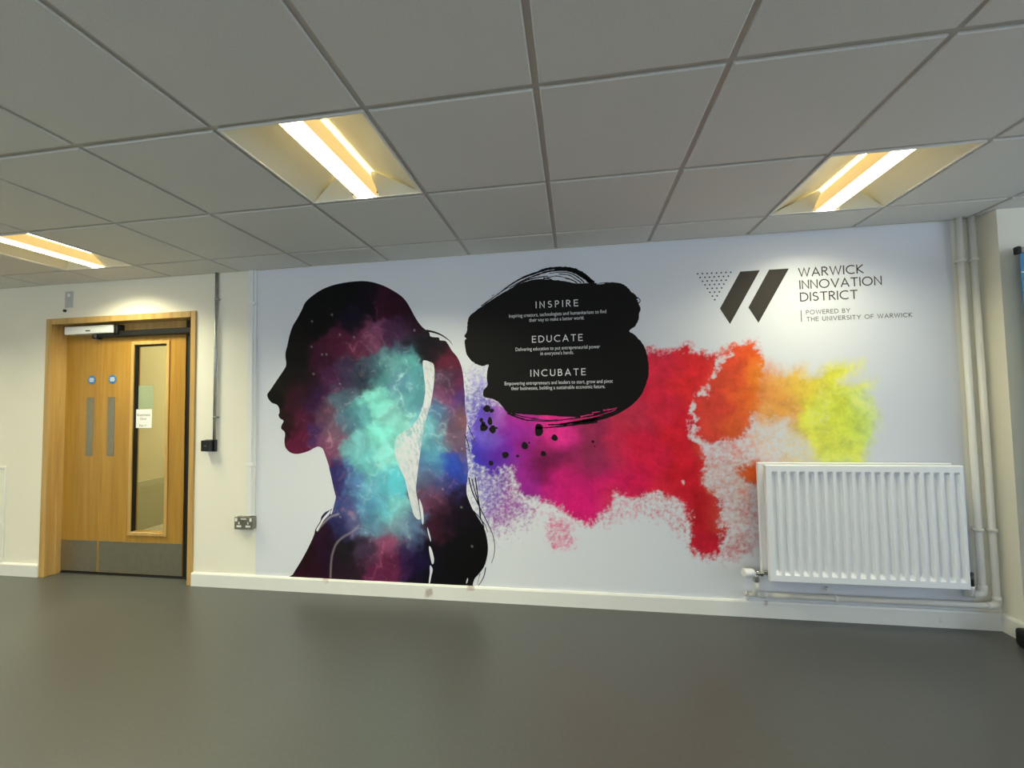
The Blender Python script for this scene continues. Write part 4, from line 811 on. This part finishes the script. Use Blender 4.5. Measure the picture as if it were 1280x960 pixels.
# black brush shape with slogans ----------------------------------------
rnd = random.Random(4)
bl = smooth_loop(BLOB, 6); bl = [(p[0]+rnd.uniform(-1, 1)*0.0016, p[1]+rnd.uniform(-1, 1)*0.0016) for p in bl]
mb = MB(); flat_poly(mb, bl, -0.0032)
build_flat(mb, 'brush_shape', M_BLOB, 'solid black painted brush shape behind the white slogans')
for i, (pts, w0, w1_) in enumerate(BRUSH):
    mb = MB(); ribbon(mb, smooth_line(pts, 8), w0, w1_, -0.0033, 0.25, i); build_flat(mb, 'brush_streak', M_BLOB)
for i, (pts, w0, w1_) in enumerate(SCRATCH):
    mb = MB(); ribbon(mb, smooth_line(pts, 6), w0, w1_, -0.0036, 0.4, i); build_flat(mb, 'dry_brush_gap', M_PINK)
for i, (pts, w0, w1_) in enumerate(SCRATCHW):
    mb = MB(); ribbon(mb, smooth_line(pts, 6), w0, w1_, -0.0036, 0.3, i); build_flat(mb, 'dry_brush_gap', M_SHEET)
for i, (x, z, rx, rz_) in enumerate(DROPS):
    mb = MB(); r2 = random.Random(i); ph = r2.uniform(0, 6)
    flat_poly(mb, [(x+rx*math.cos(a)*(1+0.12*math.sin(3*a+ph)), z+rz_*math.sin(a)*(1+0.10*math.sin(2*a+ph))) for a in [2*math.pi*k/20 for k in range(20)]], -0.0032)
    build_flat(mb, 'ink_spot', M_BLOB)

# logo -------------------------------------------------------------------
for q in LOGO:
    mb = MB(); flat_poly(mb, q, -0.0024); build_flat(mb, 'logo_bar', M_GREY, 'dark grey slanted logo bar')
mb = MB()
for x, z in DOTS: flat_poly(mb, [(x+0.0052*math.cos(2*math.pi*k/12), z+0.0052*math.sin(2*math.pi*k/12)) for k in range(12)], -0.0024)
build_flat(mb, 'logo_dots', M_GREY, 'triangle of small dark dots')['kind'] = 'stuff'

# lettering: a plain geometric stroke alphabet, capital height 1
def arc(cx, cy, rx, ry, a0, a1, n=14):
    return [(cx+rx*math.cos(math.radians(a0+(a1-a0)*i/n)), cy+ry*math.sin(math.radians(a0+(a1-a0)*i/n))) for i in range(n+1)]
GLY = {
 'A': (0.74, [[(0, 0), (0.37, 1), (0.74, 0)], [(0.13, 0.30), (0.61, 0.30)]]),
 'B': (0.52, [[(0, 0), (0, 1), (0.24, 1)]+arc(0.24, 0.765, 0.22, 0.235, 90, -90)+[(0, 0.53)], [(0.24, 0.53)]+arc(0.26, 0.265, 0.26, 0.265, 90, -90)+[(0, 0)]]),
 'C': (0.78, [arc(0.5, 0.5, 0.5, 0.5, 52, 308, 24)]),
 'D': (0.74, [[(0, 0), (0, 1), (0.26, 1)]+arc(0.26, 0.5, 0.48, 0.5, 90, -90, 20)+[(0, 0)]]),
 'E': (0.50, [[(0.5, 1), (0, 1), (0, 0), (0.5, 0)], [(0, 0.52), (0.45, 0.52)]]),
 'F': (0.46, [[(0.46, 1), (0, 1), (0, 0)], [(0, 0.50), (0.42, 0.50)]]),
 'H': (0.64, [[(0, 0), (0, 1)], [(0.64, 0), (0.64, 1)], [(0, 0.52), (0.64, 0.52)]]),
 'I': (0.0, [[(0, 0), (0, 1)]]),
 'K': (0.58, [[(0, 0), (0, 1)], [(0.54, 1), (0.03, 0.52), (0.58, 0)]]),
 'N': (0.62, [[(0, 0), (0, 1), (0.62, 0), (0.62, 1)]]),
 'O': (0.93, [arc(0.465, 0.5, 0.465, 0.5, 90, 450, 36)]),
 'P': (0.48, [[(0, 0), (0, 1), (0.22, 1)]+arc(0.22, 0.745, 0.26, 0.255, 90, -90)+[(0, 0.49)]]),
 'R': (0.54, [[(0, 0), (0, 1), (0.22, 1)]+arc(0.22, 0.755, 0.26, 0.245, 90, -90)+[(0, 0.51)], [(0.20, 0.51), (0.54, 0)]]),
 'S': (0.50, [arc(0.25, 0.755, 0.22, 0.245, 35, 225, 12)+[(0.25, 0.53)]+arc(0.25, 0.262, 0.25, 0.262, 60, -150, 14)]),
 'T': (0.62, [[(0, 1), (0.62, 1)], [(0.31, 1), (0.31, 0)]]),
 'U': (0.64, [[(0, 1), (0, 0.32)]+arc(0.32, 0.32, 0.32, 0.32, 180, 360, 16)+[(0.64, 1)]]),
 'V': (0.72, [[(0, 1), (0.36, 0), (0.72, 1)]]),
 'W': (1.08, [[(0, 1), (0.27, 0), (0.54, 1), (0.81, 0), (1.08, 1)]]),
 'Y': (0.68, [[(0, 1), (0.34, 0.46), (0.68, 1)], [(0.34, 0.46), (0.34, 0)]]),
}
def stroke_text(name, s, x0, x1, z, h, wt, y, m):
    ws = [0.34 if c == ' ' else GLY[c][0]+wt for c in s]
    sp = ((x1-x0)/h-sum(ws))/(len(s)-1)
    mb = MB(); x = 0.0; hw = wt/2
    for c, w in zip(s, ws):
        if c != ' ':
            for pi_, pl in enumerate(GLY[c][1]):
                q = [(px*1.0, hw+py*(1-wt)) for px, py in pl]
                n = len(q); offs = []
                for i in range(n):
                    d0 = np.array(q[i])-np.array(q[i-1]) if i else None
                    d1 = np.array(q[i+1])-np.array(q[i]) if i < n-1 else None
                    if d0 is None: d0 = d1
                    if d1 is None: d1 = d0
                    d0 = d0/(np.linalg.norm(d0)+1e-9); d1 = d1/(np.linalg.norm(d1)+1e-9)
                    n0 = np.array((-d0[1], d0[0])); n1_ = np.array((-d1[1], d1[0])); b = n0+n1_; k = np.linalg.norm(b)
                    b = b/k if k > 1e-6 else n0; ln = min(hw/max(b.dot(n0), 0.35), hw*2.2)
                    e = 0
                    if i == 0: e = -d1*hw*(0 if c in 'OC' else 1)
                    elif i == n-1: e = d0*hw*(0 if c in 'OC' else 1)
                    if c == 'S' or (c in 'BDPR' and i == n-1 and q[i][0] < 1e-6): e = 0
                    p = np.array(q[i])+e; offs.append((p+b*ln, p-b*ln))
                k0 = len(mb.v)
                for a, b in offs:
                    for t in (a, b): mb.v.append((x0+(x+hw+t[0])*h, y-0.00008*pi_, z+t[1]*h))
                for i in range(n-1): mb.f.append((k0+2*i, k0+2*i+1, k0+2*i+3, k0+2*i+2)); mb.sm.append(False)
        x += w+sp
    return build_flat(mb, name, m)
for s, a, b, z, h, wt, m in (('WARWICK', 2.689, 3.052, 2.074, 0.056, 0.12, M_GREY), ('INNOVATION', 2.692, 3.147, 1.997, 0.056, 0.12, M_GREY), ('DISTRICT', 2.692, 3.013, 1.920, 0.056, 0.12, M_GREY),
                             ('POWERED BY', 2.722, 2.967, 1.838, 0.027, 0.13, M_GREYL), ('THE UNIVERSITY OF WARWICK', 2.723, 3.298, 1.795, 0.027, 0.13, M_GREYL)):
    stroke_text('lettering', s, a, b, z, h, wt, -0.0024, m)
mb = MB(); flat_poly(mb, [(2.692, 1.793), (2.6965, 1.793), (2.6965, 1.867), (2.692, 1.867)], -0.0024); build_flat(mb, 'logo_rule', M_GREYL)
for s, a, b, z in (('INSPIRE', 1.054, 1.338, 1.962), ('EDUCATE', 1.024, 1.362, 1.729), ('INCUBATE', 1.009, 1.376, 1.500)):
    stroke_text('slogan_heading', s, a, b, z, 0.046, 0.125, -0.0037, M_LET)
for s, a, b, z in (('Inspiring creators, technologists and humanitarians to find', 0.870, 1.519, 1.907), ('their way to make a better world.', 1.007, 1.375, 1.872),
                   ('Delivering education to put entrepreneurial power', 0.911, 1.473, 1.676), ("in everyone's hands.", 1.080, 1.301, 1.643),
                   ('Empowering entrepreneurs and leaders to start, grow and pivot', 0.832, 1.549, 1.446), ('their businesses, building a sustainable economic future.', 0.876, 1.499, 1.412)):
    fit_text('slogan_text', s, a, b, z, 0.0155, -0.0037, M_LET, mural)
